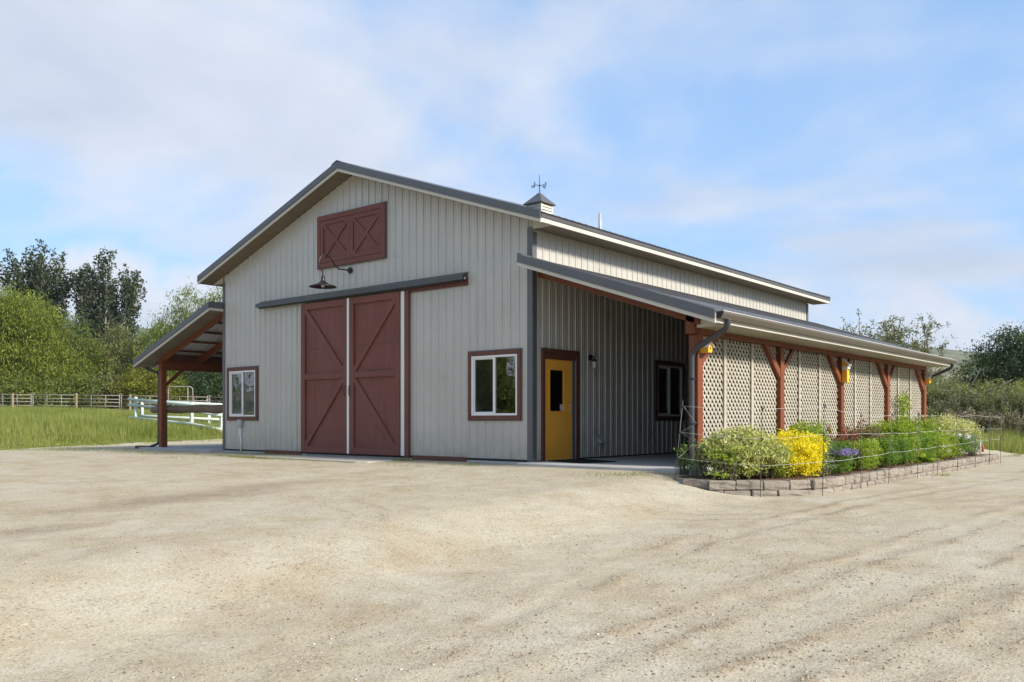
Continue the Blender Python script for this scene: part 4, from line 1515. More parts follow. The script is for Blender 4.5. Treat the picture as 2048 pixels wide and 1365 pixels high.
mt = MB().add([(0.07, 0.40, 0.004), (1.16, 0.05, 0.004), (1.36, 1.00, 0.004), (0.09, 1.50, 0.004), (0.07, 0.40, 0.017), (1.16, 0.05, 0.017), (1.36, 1.00, 0.017), (0.09, 1.50, 0.017)],
              [(3, 2, 1, 0), (4, 5, 6, 7), (0, 1, 5, 4), (1, 2, 6, 5), (2, 3, 7, 6), (3, 0, 4, 7)]).build('door_mat', 'door_mat', bev=0.004)
tag(mt, 'black rubber door mat in front of the yellow door', 'door mat')


def birdhouse(loc, w, d, h, label, tall=False, face='x'):
    t = thing('birdhouse', label, 'birdhouse', loc, 'yellow birdhouses on the porch posts')
    x, y, z = loc
    if tall:
        MB().prism([(x, z), (x + d, z), (x + d, z + h - .12), (x, z + h)], 'y', y - w / 2, y + w / 2).build('box', 'birdhouse_yellow', t, bev=0.004)
        MB().add([(x - .0, y - w / 2 - .02, z + h + .002), (x + d + .05, y - w / 2 - .02, z + h - .16), (x + d + .05, y + w / 2 + .02, z + h - .16), (x, y + w / 2 + .02, z + h + .002),
                  (x - .0, y - w / 2 - .02, z + h + .025), (x + d + .05, y - w / 2 - .02, z + h - .135), (x + d + .05, y + w / 2 + .02, z + h - .135), (x, y + w / 2 + .02, z + h + .025)],
                 [(3, 2, 1, 0), (4, 5, 6, 7), (0, 1, 5, 4), (1, 2, 6, 5), (2, 3, 7, 6), (3, 0, 4, 7)]).build('roof', 'birdhouse_roof', t)
        box('side_cleat', (x + .01, y - w / 2 - .014, z + h - .26), (x + d - .01, y - w / 2 - .001, z + h - .17), 'birdhouse_roof', t, .002)
        box('roof_apron', (x + d + .004, y - w / 2 - .015, z + h - .235), (x + d + .018, y + w / 2 + .015, z + h - .158), 'birdhouse_roof', t, .002)
        MB().tube([(x + d - .002, y, z + h * .55), (x + d + .006, y, z + h * .55)], 0.022, 12).build('entrance', 'black_metal', t)
    else:
        MB().prism([(y - w / 2, z), (y + w / 2, z), (y + w / 2, z + h * .6), (y, z + h), (y - w / 2, z + h * .6)], 'x', x, x + d).build('box', 'birdhouse_yellow', t, bev=0.003)
        for s in (-1, 1):
            ya_, yb_ = y, y + s * (w / 2 + .035)
            za_, zb_ = z + h + .008, z + h * .6 - .02
            MB().add([(x - .03, ya_, za_), (x + d + .03, ya_, za_), (x + d + .03, yb_, zb_), (x - .03, yb_, zb_), (x - .03, ya_, za_ + .016), (x + d + .03, ya_, za_ + .016), (x + d + .03, yb_, zb_ + .016), (x - .03, yb_, zb_ + .016)],
                     [(0, 1, 2, 3), (7, 6, 5, 4), (0, 4, 5, 1), (1, 5, 6, 2), (2, 6, 7, 3), (3, 7, 4, 0)]).build('roof_slope', 'birdhouse_roof', t)
        MB().tube([(x + d - .002, y, z + h * .42), (x + d + .005, y, z + h * .42)], 0.018, 12).build('entrance', 'black_metal', t)
    return t


birdhouse((3.522, 0.40, 2.03), 0.15, 0.17, 0.17, 'small yellow birdhouse with white pitched roof on the front porch post')
birdhouse((3.522, 7.66, 1.74), 0.15, 0.13, 0.56, 'tall yellow birdhouse with pale lean roof on the middle porch post', True)
birdhouse((3.522, 15.03, 1.96), 0.16, 0.12, 0.26, 'yellow birdhouse under the far downspout')

# splash boards at the downspouts
sb = MB().add([(3.55, 0.02, -.02), (2.98, -.62, -.12), (3.22, -.78, -.14), (3.72, -.14, -.04), (3.55, 0.02, -.10), (2.98, -.62, -.20), (3.22, -.78, -.22), (3.72, -.14, -.12)],
              [(0, 1, 2, 3), (7, 6, 5, 4), (0, 4, 5, 1), (1, 5, 6, 2), (2, 6, 7, 3), (3, 7, 4, 0)]).build('splash_board', 'trim_brown', bev=0.006)
tag(sb, 'brown wooden splash board under the porch downspout', 'splash board')
sb = MB().box((-15.75, -.12, -.07), (-14.93, .10, 0.035)).build('splash_board', 'trim_brown', bev=0.006)
tag(sb, 'brown wooden splash board beside the left lean-to post', 'splash board')

# hitching rail: heavy log on a short post, strapped
HR = thing('hitching_rail', 'weathered log hitching rail strapped to a post under the left roof', 'hitching rail', (-14.6, 0.6, 0))
pts, rr = [], []
for i in range(13):
    x = -15.95 + i * 0.42
    pts.append((x, 0.60 + 0.012 * math.sin(i * 1.9), 1.165 + 0.010 * math.sin(i * 1.3)))
    rr.append(0.112 + 0.008 * math.sin(i * 2.3) + i * 0.0012)
MB().tube(pts, rr, 14).build('log', 'log_wood', HR, True)
MB().tube([(-14.92, .42, -.1), (-14.92, .42, .5), (-14.92, .43, 1.13)], [.078, .074, .070], 12).build('post', 'stump_wood', HR, True)
MB().tube([(-10.6 - .9, .42, -.1), (-11.5, .42, 1.1)], .075, 12).build('post', 'stump_wood', HR, True)
st = MB().box((-14.955, .335, .83), (-14.905, .349, 1.14))
st.tube([(-14.93, .345 + .13 * (1 - math.cos(a)) * 0 + .60 - .345 - .0 + -.118 * math.cos(a) + 0.0, 1.165 + .118 * math.sin(a)) if False else (-14.93, .60 - .126 * math.cos(a), 1.165 + .126 * math.sin(a)) for a in np.linspace(-.6, 3.7, 14)], 0.016, 6)
st.build('strap', 'black_metal', HR)

# ------------------------------------------------------------------ flower bed
NOSE = [(3.62, -0.78), (3.86, -1.22), (4.26, -1.44), (4.74, -1.32), (5.18, -0.98), (5.58, -0.56), (5.80, -0.10)]
line = [Vector(p) for p in NOSE] + [Vector((5.85, 0.35)), Vector((5.85, 13.1))]


def along(poly, step, start=0.0):
    segs = [(a, b, (b - a).length) for a, b in zip(poly[:-1], poly[1:])]
    tot = sum(s[2] for s in segs)
    d = start
    while d < tot:
        e = d
        for a, b, L_ in segs:
            if e <= L_:
                yield a + (b - a) * (e / L_), (b - a).normalized(), d
                break
            e -= L_
        d += step


def block_mesh(i):
    rg = random.Random(100 + i)
    w, h, dp = 0.415, 0.148, 0.25
    bm = bmesh.new()
    bmesh.ops.create_cube(bm, size=1.0)
    for v in bm.verts:
        taper = 0.80 if v.co.y > 0 else 1.0
        v.co = Vector((v.co.x * w * taper, v.co.y * dp, v.co.z * h))
    fr_ = [f for f in bm.faces if f.normal.y < -0.5]
    bmesh.ops.bevel(bm, geom=list(bm.edges), offset=0.014, segments=1, profile=0.5, affect='EDGES')
    front = [f for f in bm.faces if f.calc_center_median().y < -dp / 2 + 0.004 and f.calc_area() > 0.02]
    bmesh.ops.subdivide_edges(bm, edges=list({e_ for f in front for e_ in f.edges}), cuts=2, use_grid_fill=True)
    for v in bm.verts:
        if v.co.y < -dp / 2 + 0.02:
            v.co.y += rg.uniform(-0.016, 0.006)
            v.co.x += rg.uniform(-0.006, 0.006)
            v.co.z += rg.uniform(-0.004, 0.004)
        else:
            v.co += Vector((rg.uniform(-.002, .002), rg.uniform(-.002, .002), rg.uniform(-.002, .002)))
    me = bpy.data.meshes.new('stone_block')
    bm.to_mesh(me)
    bm.free()
    me.materials.append(MATS['block_stone'])
    return me


BLK = [block_mesh(i) for i in range(8)]
RW = thing('retaining_wall', 'low retaining wall of tan split-face blocks around the flower bed', 'retaining wall', (5.7, 3, -0.3))
nb = 0
for course in (0, 1):
    poly = line
    for p, d_, s_ in along(poly, 0.422, 0.21 if course else 0.02):
        inw = Vector((-d_.y, d_.x))
        c = p + inw * (0.125 + (0.010 if course else -0.010))
        gz = float(ground_z(p.x, p.y))
        z = (-0.098 - 0.076) if course else (-0.098 - 0.150 - 0.076)
        z += random.uniform(-.005, .005)
        if not course and gz > -0.20:
            continue
        a = math.atan2(d_.y, d_.x) + random.uniform(-.035, .035)
        put('stone_block', BLK[nb % 8], None, RW, (c.x + random.uniform(-.006, .006), c.y, z), (random.uniform(-.02, .02), random.uniform(-.015, .015), a))
        nb += 1
for p, d_, s_ in along([Vector((5.85, 13.1)), Vector((4.2, 13.6)), Vector((3.6, 14.6))], 0.42, 0.2):
    inw = Vector((-d_.y, d_.x))
    for course in (0, 1):
        put('stone_block', BLK[nb % 8], None, RW, (p.x + inw.x * .12, p.y + inw.y * .12, -.174 if course else -.324), (0, 0, math.atan2(d_.y, d_.x)))
        nb += 1
# mulch fill
bedpoly = [(p[0] * .96 + 4.6 * .04, p[1] + .16) for p in NOSE] + [(5.66, .4), (5.66, 12.95), (4.2, 13.45), (3.85, 14.4), (3.82, .1), (3.82, -.45)]
bx0 = spaced([(3.5, 5.8, 0.10)])
by0 = spaced([(-1.5, 14.6, 0.10)])


def in_bed(x, y):
    n = len(bedpoly)
    ins = np.zeros(x.shape, bool)
    for i in range(n):
        (x1, y1), (x2, y2) = bedpoly[i], bedpoly[(i + 1) % n]
        c = ((y1 > y) != (y2 > y)) & (x < (x2 - x1) * (y - y1) / (y2 - y1 + 1e-12) + x1)
        ins ^= c
    return ins


bedm = grid_mesh('flower_bed', bx0, by0, lambda x, y: -0.145 + 0.05 * vnoise(x * 3, y * 3, 61) + 0.03 * vnoise(x * 11, y * 11, 62), in_bed)
tag(put('flower_bed', bedm, 'mulch'), 'brown bark mulch in the raised flower bed', kind='structure')


# ------------------------------------------------------------------ foliage generators
def leaf_quads(c, size, aspect=0.5, up=0.25, rng=RNG, dirs=None):
    """rhombic leaves at centres c (N,3)"""
    n = len(c)
    nr = rng.normal(size=(n, 3))
    nr[:, 2] += up * 2
    nr /= np.linalg.norm(nr, axis=1, keepdims=True)
    t = rng.normal(size=(n, 3)) if dirs is None else dirs + 0.35 * rng.normal(size=(n, 3))
    t -= (t * nr).sum(1, keepdims=True) * nr
    t /= np.linalg.norm(t, axis=1, keepdims=True) + 1e-9
    b = np.cross(nr, t)
    s = (size * rng.uniform(0.65, 1.3, size=n))[:, None]
    w = s * aspect
    V = np.empty((n, 4, 3))
    V[:, 0] = c - t * s * 0.5
    V[:, 1] = c + b * w * 0.5 + nr * s * 0.06
    V[:, 2] = c + t * s * 0.5
    V[:, 3] = c - b * w * 0.5 + nr * s * 0.06
    F = np.arange(n * 4).reshape(n, 4)
    return V.reshape(-1, 3), F


def lobes_points(lobes, n, rng, shell=0.45):
    vol = np.array([l[3] * l[4] * l[5] for l in lobes])
    idx = rng.choice(len(lobes), size=n, p=vol / vol.sum())
    d = rng.normal(size=(n, 3))
    d /= np.linalg.norm(d, axis=1, keepdims=True)
    r = rng.uniform(0, 1, n) ** shell
    L_ = np.array(lobes)[idx]
    return L_[:, :3] + d * r[:, None] * L_[:, 3:6], d


def crown_mesh(name, base, lobes, nclump, per, lsize, csig, rng, aspect=0.5, shell=0.42, droop=0.0, tint_mu=0.45, zmin=0.3, up=0.25):
    cc, d = lobes_points(lobes, nclump, rng, shell)
    cc[:, 2] = np.maximum(cc[:, 2], zmin + rng.uniform(0, .5, nclump))
    sg = csig * rng.uniform(0.55, 1.35, nclump)
    q = rng.normal(size=(nclump, per, 3)) * sg[:, None, None]
    q[:, :, 2] *= 0.75
    if droop:
        rr_ = np.linalg.norm(q[:, :, :2], axis=2)
        q[:, :, 2] -= droop * rr_ + rng.exponential(droop * 0.5, size=(nclump, per))
    P = (cc[:, None, :] + q).reshape(-1, 3)
    P[:, 2] = np.maximum(P[:, 2], 0.05)
    ti = np.clip(tint_mu + 0.20 * rng.normal(size=(nclump, 1)) + 0.16 * rng.normal(size=(nclump, per)), 0, 1).reshape(-1)
    V, F = leaf_quads(P + np.array(base), lsize, aspect, up, rng, None if not droop else np.tile([0, 0, -1.0], (len(P), 1)))
    return fast_mesh(name, V, F, np.repeat(ti, 4)), cc


def branch_tubes(base, H, tr, targets, rng, wob=0.3, trunk_top=0.7, sides=6, lean=(0, 0)):
    mb = MB()
    bx_, by_, bz_ = base
    tp = []
    for i in range(7):
        t = i / 6
        tp.append((bx_ + lean[0] * t + wob * 0.5 * math.sin(i * 1.7) * t, by_ + lean[1] * t + wob * 0.5 * math.cos(i * 2.1) * t, bz_ - 0.2 + t * H * trunk_top))
    mb.tube(tp, [tr * (1 - 0.8 * i / 6) * (1.35 if i == 0 else 1) for i in range(7)], 9)
    trunk = mb
    br = MB()
    for tg in targets:
        t = min(0.95, max(0.12, (tg[2] / (H * trunk_top)) * rng.uniform(0.35, 0.75)))
        k = t * 6
        i = int(k)
        a = Vector(tp[i]).lerp(Vector(tp[min(6, i + 1)]), k - i)
        b = Vector((bx_ + tg[0], by_ + tg[1], bz_ + tg[2]))
        m = a.lerp(b, 0.5) + Vector((rng.uniform(-wob, wob), rng.uniform(-wob, wob), 0.12 * (b - a).length))
        r0 = max(0.02, tr * 0.34 * (1 - t * 0.5))
        pp = [a, a.lerp(m, .5) + Vector((rng.uniform(-wob, wob) * .3, rng.uniform(-wob, wob) * .3, 0)), m, m.lerp(b, .5), b]
        br.tube(pp, [r0, r0 * .8, r0 * .55, r0 * .36, r0 * .15], 5, cap=False)
    return trunk, br


WEST_SHIFT = (-5.7, 6.9)      # the tree belt stands clear behind the corral


def tree(name, label, cat, base, H, lobes, nclump, per, lsize, csig, mat, tr=0.2, group=None, bark='bark', seed=1, nbr=40, **kw):
    rng = np.random.default_rng(seed)
    if base[0] < -50 and base[1] > 0:
        base = (base[0] + WEST_SHIFT[0], base[1] + WEST_SHIFT[1])
        lobes = [tuple(q * 1.11 for q in l) for l in lobes]
        H *= 1.11
    base = (base[0], base[1], float(ground_z(base[0], base[1])) if len(base) < 3 else base[2])
    t = thing(name, label, cat, base, group)
    me, cc = crown_mesh('crown', base, lobes, nclump, per, lsize, csig, rng, **kw)
    put('crown', me, mat, t)
    tk, br = branch_tubes(base, H, tr, cc[:nbr], rng, wob=H * 0.03)
    tk.build('trunk', bark, t, True)
    br.build('branches', bark, t, True)
    return t


def poplar(label, base, H, nshoot, spread, seed, group):
    """upright tree of many steep leafy shoots"""
    rng = np.random.default_rng(seed)
    base = (base[0], base[1], float(ground_z(base[0], base[1])))
    t = thing('poplar_tree', label, 'tree', base, group)
    B = np.array(base)
    br = MB()
    P, T = [], []
    stems = []
    for k in range(10):
        a = k * 2.4 + rng.uniform(-.3, .3)
        sp_ = spread * rng.uniform(0.25, 0.62) * (k > 0)
        top = np.array([math.cos(a) * sp_, math.sin(a) * sp_, H * (0.95 if k == 0 else rng.uniform(0.94, 1.0) - 0.42 * (sp_ / spread) ** 1.2)])
        stems.append(top)
        pts_ = [B + np.array([top[0] * u ** .55, top[1] * u ** .55, -0.2 + top[2] * 0.93 * u]) for u in np.linspace(0, 1, 7)]
        br.tube(pts_, [0.30 * (1 - .92 * u) / (1 + 0.5 * (k > 0)) for u in np.linspace(0, 1, 7)], 7)
    for i in range(nshoot):
        top = stems[rng.integers(0, 10)]
        u0 = rng.uniform(0.12, 0.97)
        s0 = np.array([top[0] * u0 ** .55, top[1] * u0 ** .55, top[2] * 0.93 * u0])
        a = rng.uniform(0, 2 * math.pi)
        out = rng.uniform(0.25, 0.80) * (1.3 - 0.65 * u0)
        L_ = rng.uniform(1.6, 4.4) * (1.15 - 0.35 * u0)
        dv = np.array([math.cos(a) * out, math.sin(a) * out, 0.9])
        dv /= np.linalg.norm(dv)
        end = s0 + dv * L_
        br.tube([B + s0, B + s0 + dv * L_ * .5 + np.array([0, 0, -.05]), B + end], [0.035, 0.022, 0.008], 4, cap=False)
        n = int(54 * L_ / 2.6)
        w = rng.uniform(0.05, 1.0, n) ** 0.8
        c = s0 + dv * L_ * w[:, None] + rng.normal(size=(n, 3)) * (0.42 * (1.15 - 0.75 * w))[:, None]
        P.append(c)
        T.append(np.clip(0.36 + 0.12 * rng.normal() + 0.20 * rng.normal(size=n), 0, 1))
    P = np.concatenate(P)
    V, F = leaf_quads(P + B, 0.36, 0.66, 0.1, rng)
    put('crown', fast_mesh('crown', V, F, np.repeat(np.concatenate(T), 4)), 'leaf_poplar', t)
    br.build('trunk', 'pale_bark', t, True)
    return t


# ---- trees on the west side
GW = 'trees west of the barn'
poplar('left of two tall dark poplars behind the corral fence', (-109.0, 35.0), 23.5, 420, 8.2, 71, GW)
poplar('right of two tall dark poplars behind the corral fence', (-102.6, 40.3), 22.5, 420, 8.4, 78, GW)
tree('willow_tree', 'big rounded light green willow at the left edge', 'tree', (-78.0, 15.2), 12.0,
     [(0, 0, 6.2, 4.9, 4.9, 5.2), (2.4, 1.0, 3.8, 3.4, 3.4, 3.4), (-2.6, -1.5, 8.2, 3.4, 3.4, 3.4), (3.6, 2.4, 3.2, 2.6, 2.6, 2.6), (1.6, .4, 9.0, 2.6, 2.6, 2.5)],
     760, 70, 0.33, 0.58, 'leaf_willow', 0.42, GW, seed=3, nbr=60, droop=0.35, aspect=0.34, tint_mu=0.5)
tree('willow_tree', 'willow beyond the left edge of the view', 'tree', (-79.0, 6.5), 11.0,
     [(0, 0, 6, 4.8, 4.8, 4.8), (1, 2.5, 4, 3.2, 3.2, 3.2)], 260, 60, 0.32, 0.65, 'leaf_willow', 0.4, GW, seed=33, nbr=30, droop=0.35, aspect=0.34)
tree('leafy_tree', 'olive green tree between the poplars and the pale yellow bush', 'tree', (-76.8, 25.2), 8.6,
     [(0, 0, 4.6, 2.9, 2.9, 3.8), (-1.6, -1.4, 3.2, 2.3, 2.3, 2.8)], 300, 60, 0.27, 0.5, 'leaf_olive', 0.2, GW, seed=5, droop=0.25, aspect=0.4)
tree('leafy_tree', 'mid green rounded tree below the right poplar', 'tree', (-77.0, 30.6), 9.6,
     [(0, 0, 5.6, 3.3, 3.3, 3.9), (1.6, 1.6, 4.0, 2.6, 2.6, 2.9), (-2.0, -1.6, 3.6, 2.4, 2.4, 2.8)], 380, 60, 0.27, 0.5, 'leaf_mid', 0.24, GW, seed=6, droop=0.2, aspect=0.4)
tree('leafy_tree', 'green tree between the big willow and the right poplar', 'tree', (-77.8, 20.7), 8.6,
     [(0, 0, 5.0, 3.0, 3.0, 4.2), (1.4, 1.2, 3.4, 2.6, 2.6, 3.0), (-1.6, -1.4, 4.6, 2.4, 2.4, 3.2)], 340, 60, 0.28, 0.5, 'leaf_mid', 0.2, GW, seed=66, droop=0.22, aspect=0.4)
tree('yellow_bush', 'yellowish round bush behind the corral fence', 'bush', (-64.9, 22.4), 5.0,
     [(0, 0, 2.4, 2.0, 2.0, 2.4), (-1.4, -1.1, 1.7, 1.4, 1.4, 1.6), (1.5, 1.2, 1.6, 1.4, 1.4, 1.6)], 230, 60, 0.20, 0.34, 'leaf_yellowgreen', 0.10, 'bushes along the corral fence', seed=7, aspect=0.5)
tree('willow_tree', 'tall pale green willow just left of the lean-to roof', 'tree', (-67.6, 29.2), 13.0,
     [(0, 0, 7.6, 3.2, 3.2, 5.0), (2.6, 2.2, 8.4, 3.0, 3.0, 4.4), (-2.4, -2.0, 5.6, 2.4, 2.4, 3.8), (4.6, 3.8, 6.8, 3.0, 3.0, 5.4)],
     820, 64, 0.28, 0.52, 'leaf_willow', 0.34, GW, seed=8, nbr=70, droop=0.3, aspect=0.32, tint_mu=0.42, shell=0.55)
tree('willow_tree', 'willow seen through the open left shelter', 'tree', (-60.0, 34.0), 11.5,
     [(0, 0, 5.5, 4.0, 4.0, 5.0), (2.5, 2.0, 4.0, 3.4, 3.4, 3.6)], 360, 60, 0.26, 0.55, 'leaf_willow', 0.3, GW, seed=9, droop=0.3, aspect=0.34, tint_mu=0.4)
for i, (x, y, r_, h_, mt_, lab) in enumerate((
        (-72.5, 14.0, 2.6, 3.0, 'leaf_mid', 'broad green bush under the big willow by the fence'),
        (-70.5, 18.4, 2.4, 3.0, 'leaf_mid', 'low green bush at the foot of the big willow'),
        (-68.6, 20.6, 1.9, 2.8, 'leaf_olive', 'olive bush just left of the yellow bush'),
        (-64.4, 25.2, 1.9, 3.0, 'leaf_mid', 'green bush just right of the yellow bush'),
        (-62.0, 27.4, 2.3, 3.6, 'leaf_dark', 'dark bush in front of the pale willow'),
        (-58.6, 29.8, 2.4, 3.2, 'leaf_mid', 'green bush seen below the left lean-to beam'),
        (-55.6, 32.4, 2.4, 3.2, 'leaf_lime', 'bright green bush beside the barn corner'))):
    tree('hedge_bush', lab, 'bush', (x, y), h_ * 1.3, [(0, 0, h_ * .55, r_, r_, h_ * .62), (r_ * .5, r_ * .3, h_ * .4, r_ * .7, r_ * .7, h_ * .5)], 170, 56, 0.24, 0.42, mt_, 0.09, 'bushes along the corral fence', seed=90 + i, nbr=14)

# ---- brush to the north-east
GE = 'brush beyond the end of the barn'


def twiggy(name, label, base, H, spread, ntw, nleaf, mat, seed, lsize=0.11, lean=(0, 0), bark='bark', thick=0.022, group=GE, cat='bush'):
    """tangle of arching bare stems with scattered leaves"""
    rng = np.random.default_rng(seed)
    base = (base[0], base[1], float(ground_z(base[0], base[1])))
    t = thing(name, label, cat, base, group)
    B = np.array(base)
    mb = MB()
    P = []
    for i in range(ntw):
        a = rng.uniform(0, 2 * math.pi)
        s0 = np.array([rng.normal() * spread * .35, rng.normal() * spread * .35, 0])
        rr_ = spread * rng.uniform(.2, 1.0)
        top = s0 + np.array([math.cos(a) * rr_ + lean[0], math.sin(a) * rr_ + lean[1], H * rng.uniform(.5, 1.05)])
        m = s0 * .5 + top * .5 + np.array([rng.normal() * .15, rng.normal() * .15, H * .12])
        th_ = thick * rng.uniform(.5, 1.4)
        pts_ = [B + s0, B + s0 * .6 + m * .4, B + m, B + m * .4 + top * .6 + np.array([0, 0, .05 * H]), B + top]
        mb.tube(pts_, [th_, th_ * .85, th_ * .65, th_ * .45, th_ * .2], 4, cap=False)
        for k in range(4):
            u = rng.uniform(.35, .95)
            p = m * (1 - u) + top * u
            e_ = p + np.array([rng.normal() * .35, rng.normal() * .35, rng.normal() * .25 + .12]) * H * .28
            mb.tube([B + p, B + (p + e_) / 2 + np.array([0, 0, .03]), B + e_], [th_ * .4, th_ * .28, th_ * .1], 3, cap=False)
            n = max(1, nleaf // (ntw * 5))
            w = rng.uniform(.1, 1, n)[:, None]
            P.append(p * (1 - w) + e_ * w + rng.normal(size=(n, 3)) * .10)
        n = max(1, nleaf // (ntw * 5))
        w = rng.uniform(.2, 1, n)[:, None]
        P.append(m * (1 - w) + top * w + rng.normal(size=(n, 3)) * .14)
    P = np.concatenate(P)
    P[:, 2] = np.maximum(P[:, 2], .05)
    V, F = leaf_quads(P + B, lsize, .55, .2, rng)
    ti = np.clip(.45 + .22 * rng.normal(size=len(P)), 0, 1)
    put('foliage', fast_mesh('foliage', V, F, np.repeat(ti, 4)), mat, t)
    mb.build('stems', bark, t, True)
    return t


twiggy('bare_tree', 'sparse twiggy tree rising above the far porch roof', (-7.4, 48.9), 7.6, 3.2, 80, 9000, 'leaf_olive', 201, .16, bark='bark', thick=.035, cat='tree')
tree('dense_tree', 'dark green dense tree at the right edge', 'tree', (-1.0, 53.0), 7.6, [(0, 0, 4.4, 2.3, 2.3, 2.6), (-1.5, -1.2, 3.2, 1.7, 1.7, 2.2), (1.9, 1.5, 4.9, 2.2, 2.2, 2.6), (.6, .5, 6.0, 1.5, 1.5, 1.4)], 460, 60, .17, .36, 'leaf_dark', .14, GE, seed=11, shell=.5)
tree('dense_tree', 'dark green tree partly cut by the right edge', 'tree', (4.6, 52.0), 8.0, [(0, 0, 4.8, 2.6, 2.6, 2.9), (-1.4, -1, 3.4, 1.8, 1.8, 2)], 300, 60, .18, .4, 'leaf_dark', .16, GE, seed=12, shell=.5)
for i, (x, y, H_, sp, nt, nl, mt_, bk, lab) in enumerate((
        (-1.6, 33.6, 2.6, 2.0, 80, 9000, 'leaf_olive', 'bark', 'olive thicket directly behind the far porch post'),
        (0.6, 32.6, 2.5, 1.9, 110, 6500, 'leaf_olive', 'pale_bark', 'tangled bare bramble with arching grey stems'),
        (2.4, 33.4, 2.5, 1.9, 70, 9500, 'leaf_willow', 'bark', 'yellow-green thicket behind the bramble'),
        (3.6, 31.0, 2.3, 1.6, 80, 6500, 'leaf_olive', 'pale_bark', 'pale olive scrub left of the grey bush'),
        (4.9, 33.6, 2.6, 1.8, 70, 9500, 'leaf_mid', 'bark', 'green scrub at the right edge below the dark tree'),
        (5.2, 29.0, 1.3, 1.1, 90, 2500, 'leaf_dry', 'pale_bark', 'grey bare low bush above the right grass'),
        (-3.5, 37.5, 2.9, 2.4, 80, 9500, 'leaf_mid', 'bark', 'tall green thicket behind the barn end'),
        (1.0, 38.5, 2.9, 2.4, 80, 11000, 'leaf_olive', 'bark', 'tall olive thicket in front of the dark tree'),
        (7.4, 34.5, 3.4, 2.2, 60, 9000, 'leaf_olive', 'bark', 'olive scrub just past the right edge'),
        (-0.6, 30.4, 1.5, 1.4, 60, 5000, 'leaf_olive', 'bark', 'low weedy brush at the foot of the far porch post'),
        (2.2, 29.2, 1.2, 1.3, 60, 4500, 'leaf_dry', 'bark', 'low brown brush behind the pale green shrub'))):
    twiggy('thicket', lab, (x, y), H_, sp, nt, nl, mt_, 210 + i, .12, bark=bk)
# one leaning dead branch crossing the brush
db = MB().tube([(0.4, 31.2, .2), (1.0, 31.4, 1.2), (1.9, 31.5, 2.1), (3.0, 31.7, 2.7)], [.07, .055, .04, .02], 6)
db.tube([(1.0, 31.4, 1.2), (1.2, 31.3, 2.2), (1.7, 31.3, 3.1)], [.045, .03, .012], 5).tube([(1.9, 31.5, 2.1), (2.6, 31.3, 2.3), (3.3, 31.2, 2.2)], [.03, .02, .01], 5)
tag(db.build('dead_branch', 'bark', smooth=True), 'dark dead branch leaning through the bramble', 'branch')

# ---- trees across the yard that the front windows mirror
for i, (x, y, H_, r_, mt_, lab) in enumerate((
        (-33, -36, 6.8, 1.9, 'leaf_mid', 'upright tree mirrored in the window near the barn corner'),
        (-28, -36, 3.4, 2.2, 'leaf_willow', 'low round bush mirrored in the window near the barn corner'),
        (-40, -33, 5.4, 2.6, 'leaf_mid', 'wide green tree mirrored in the left pane near the barn corner'),
        (-25, -45, 7.0, 2.2, 'leaf_mid', 'slender green tree mirrored at the right of the window near the barn corner'),
        (-58, -26, 8.0, 4.0, 'leaf_mid', 'green tree mirrored in the window beside the left lean-to'),
        (-50, -32, 7.0, 3.6, 'leaf_willow', 'pale tree mirrored in the window beside the left lean-to'),
        (-66, -18, 10.0, 3.6, 'leaf_willow', 'far pale tree mirrored in the left window edge'))):
    tree('yard_tree', lab, 'tree', (x, y), H_, [(0, 0, H_ * .56, r_, r_, H_ * .44), (r_ * .4, 0, H_ * .35, r_ * .8, r_ * .8, H_ * .3)], 150, 50, .34, .55, mt_, .22, 'trees across the yard', seed=300 + i, nbr=16, aspect=.5)


# ------------------------------------------------------------------ planting in the bed
def shrub(name, label, base, lobes, n, per, ls, cs, mat, seed, cat='shrub', aspect=.5, flowers=None, mu=.5, stems=26, shell=.5, group=None, up=.3):
    rng = np.random.default_rng(seed)
    t = thing(name, label, cat, base, group)
    me, cc = crown_mesh('foliage', base, lobes, n, per, ls, cs, rng, aspect=aspect, shell=shell, tint_mu=mu, zmin=.04, up=up)
    put('foliage', me, mat, t)
    mb = MB()
    for c in cc[:stems]:
        a = Vector(base) + Vector((rng.normal() * .05, rng.normal() * .05, -.02))
        b = Vector(base) + Vector(c)
        m = a.lerp(b, .5) + Vector((0, 0, .05))
        mb.tube([a, m, b], [.008, .006, .003], 4, cap=False)
    mb.build('stems', 'bark', t, True)
    if flowers:
        mat_f, k, zlo, fs, sprd = flowers
        top = max(l[2] + l[5] for l in lobes)
        rx_ = max(l[3] for l in lobes)
        P = np.stack([rng.normal(size=k) * rx_ * sprd, rng.normal(size=k) * rx_ * sprd, rng.uniform(zlo, top * 1.05, k)], 1)
        # gather into heads
        heads = P[: max(3, k // 14)]
        P = heads[rng.integers(0, len(heads), k)] + rng.normal(size=(k, 3)) * .028
        V, F = leaf_quads(P + np.array(base), fs, .8, .4, rng)
        put('blossom', fast_mesh('blossom', V, F, np.repeat(rng.uniform(0, 1, k), 4)), mat_f, t)
    return t


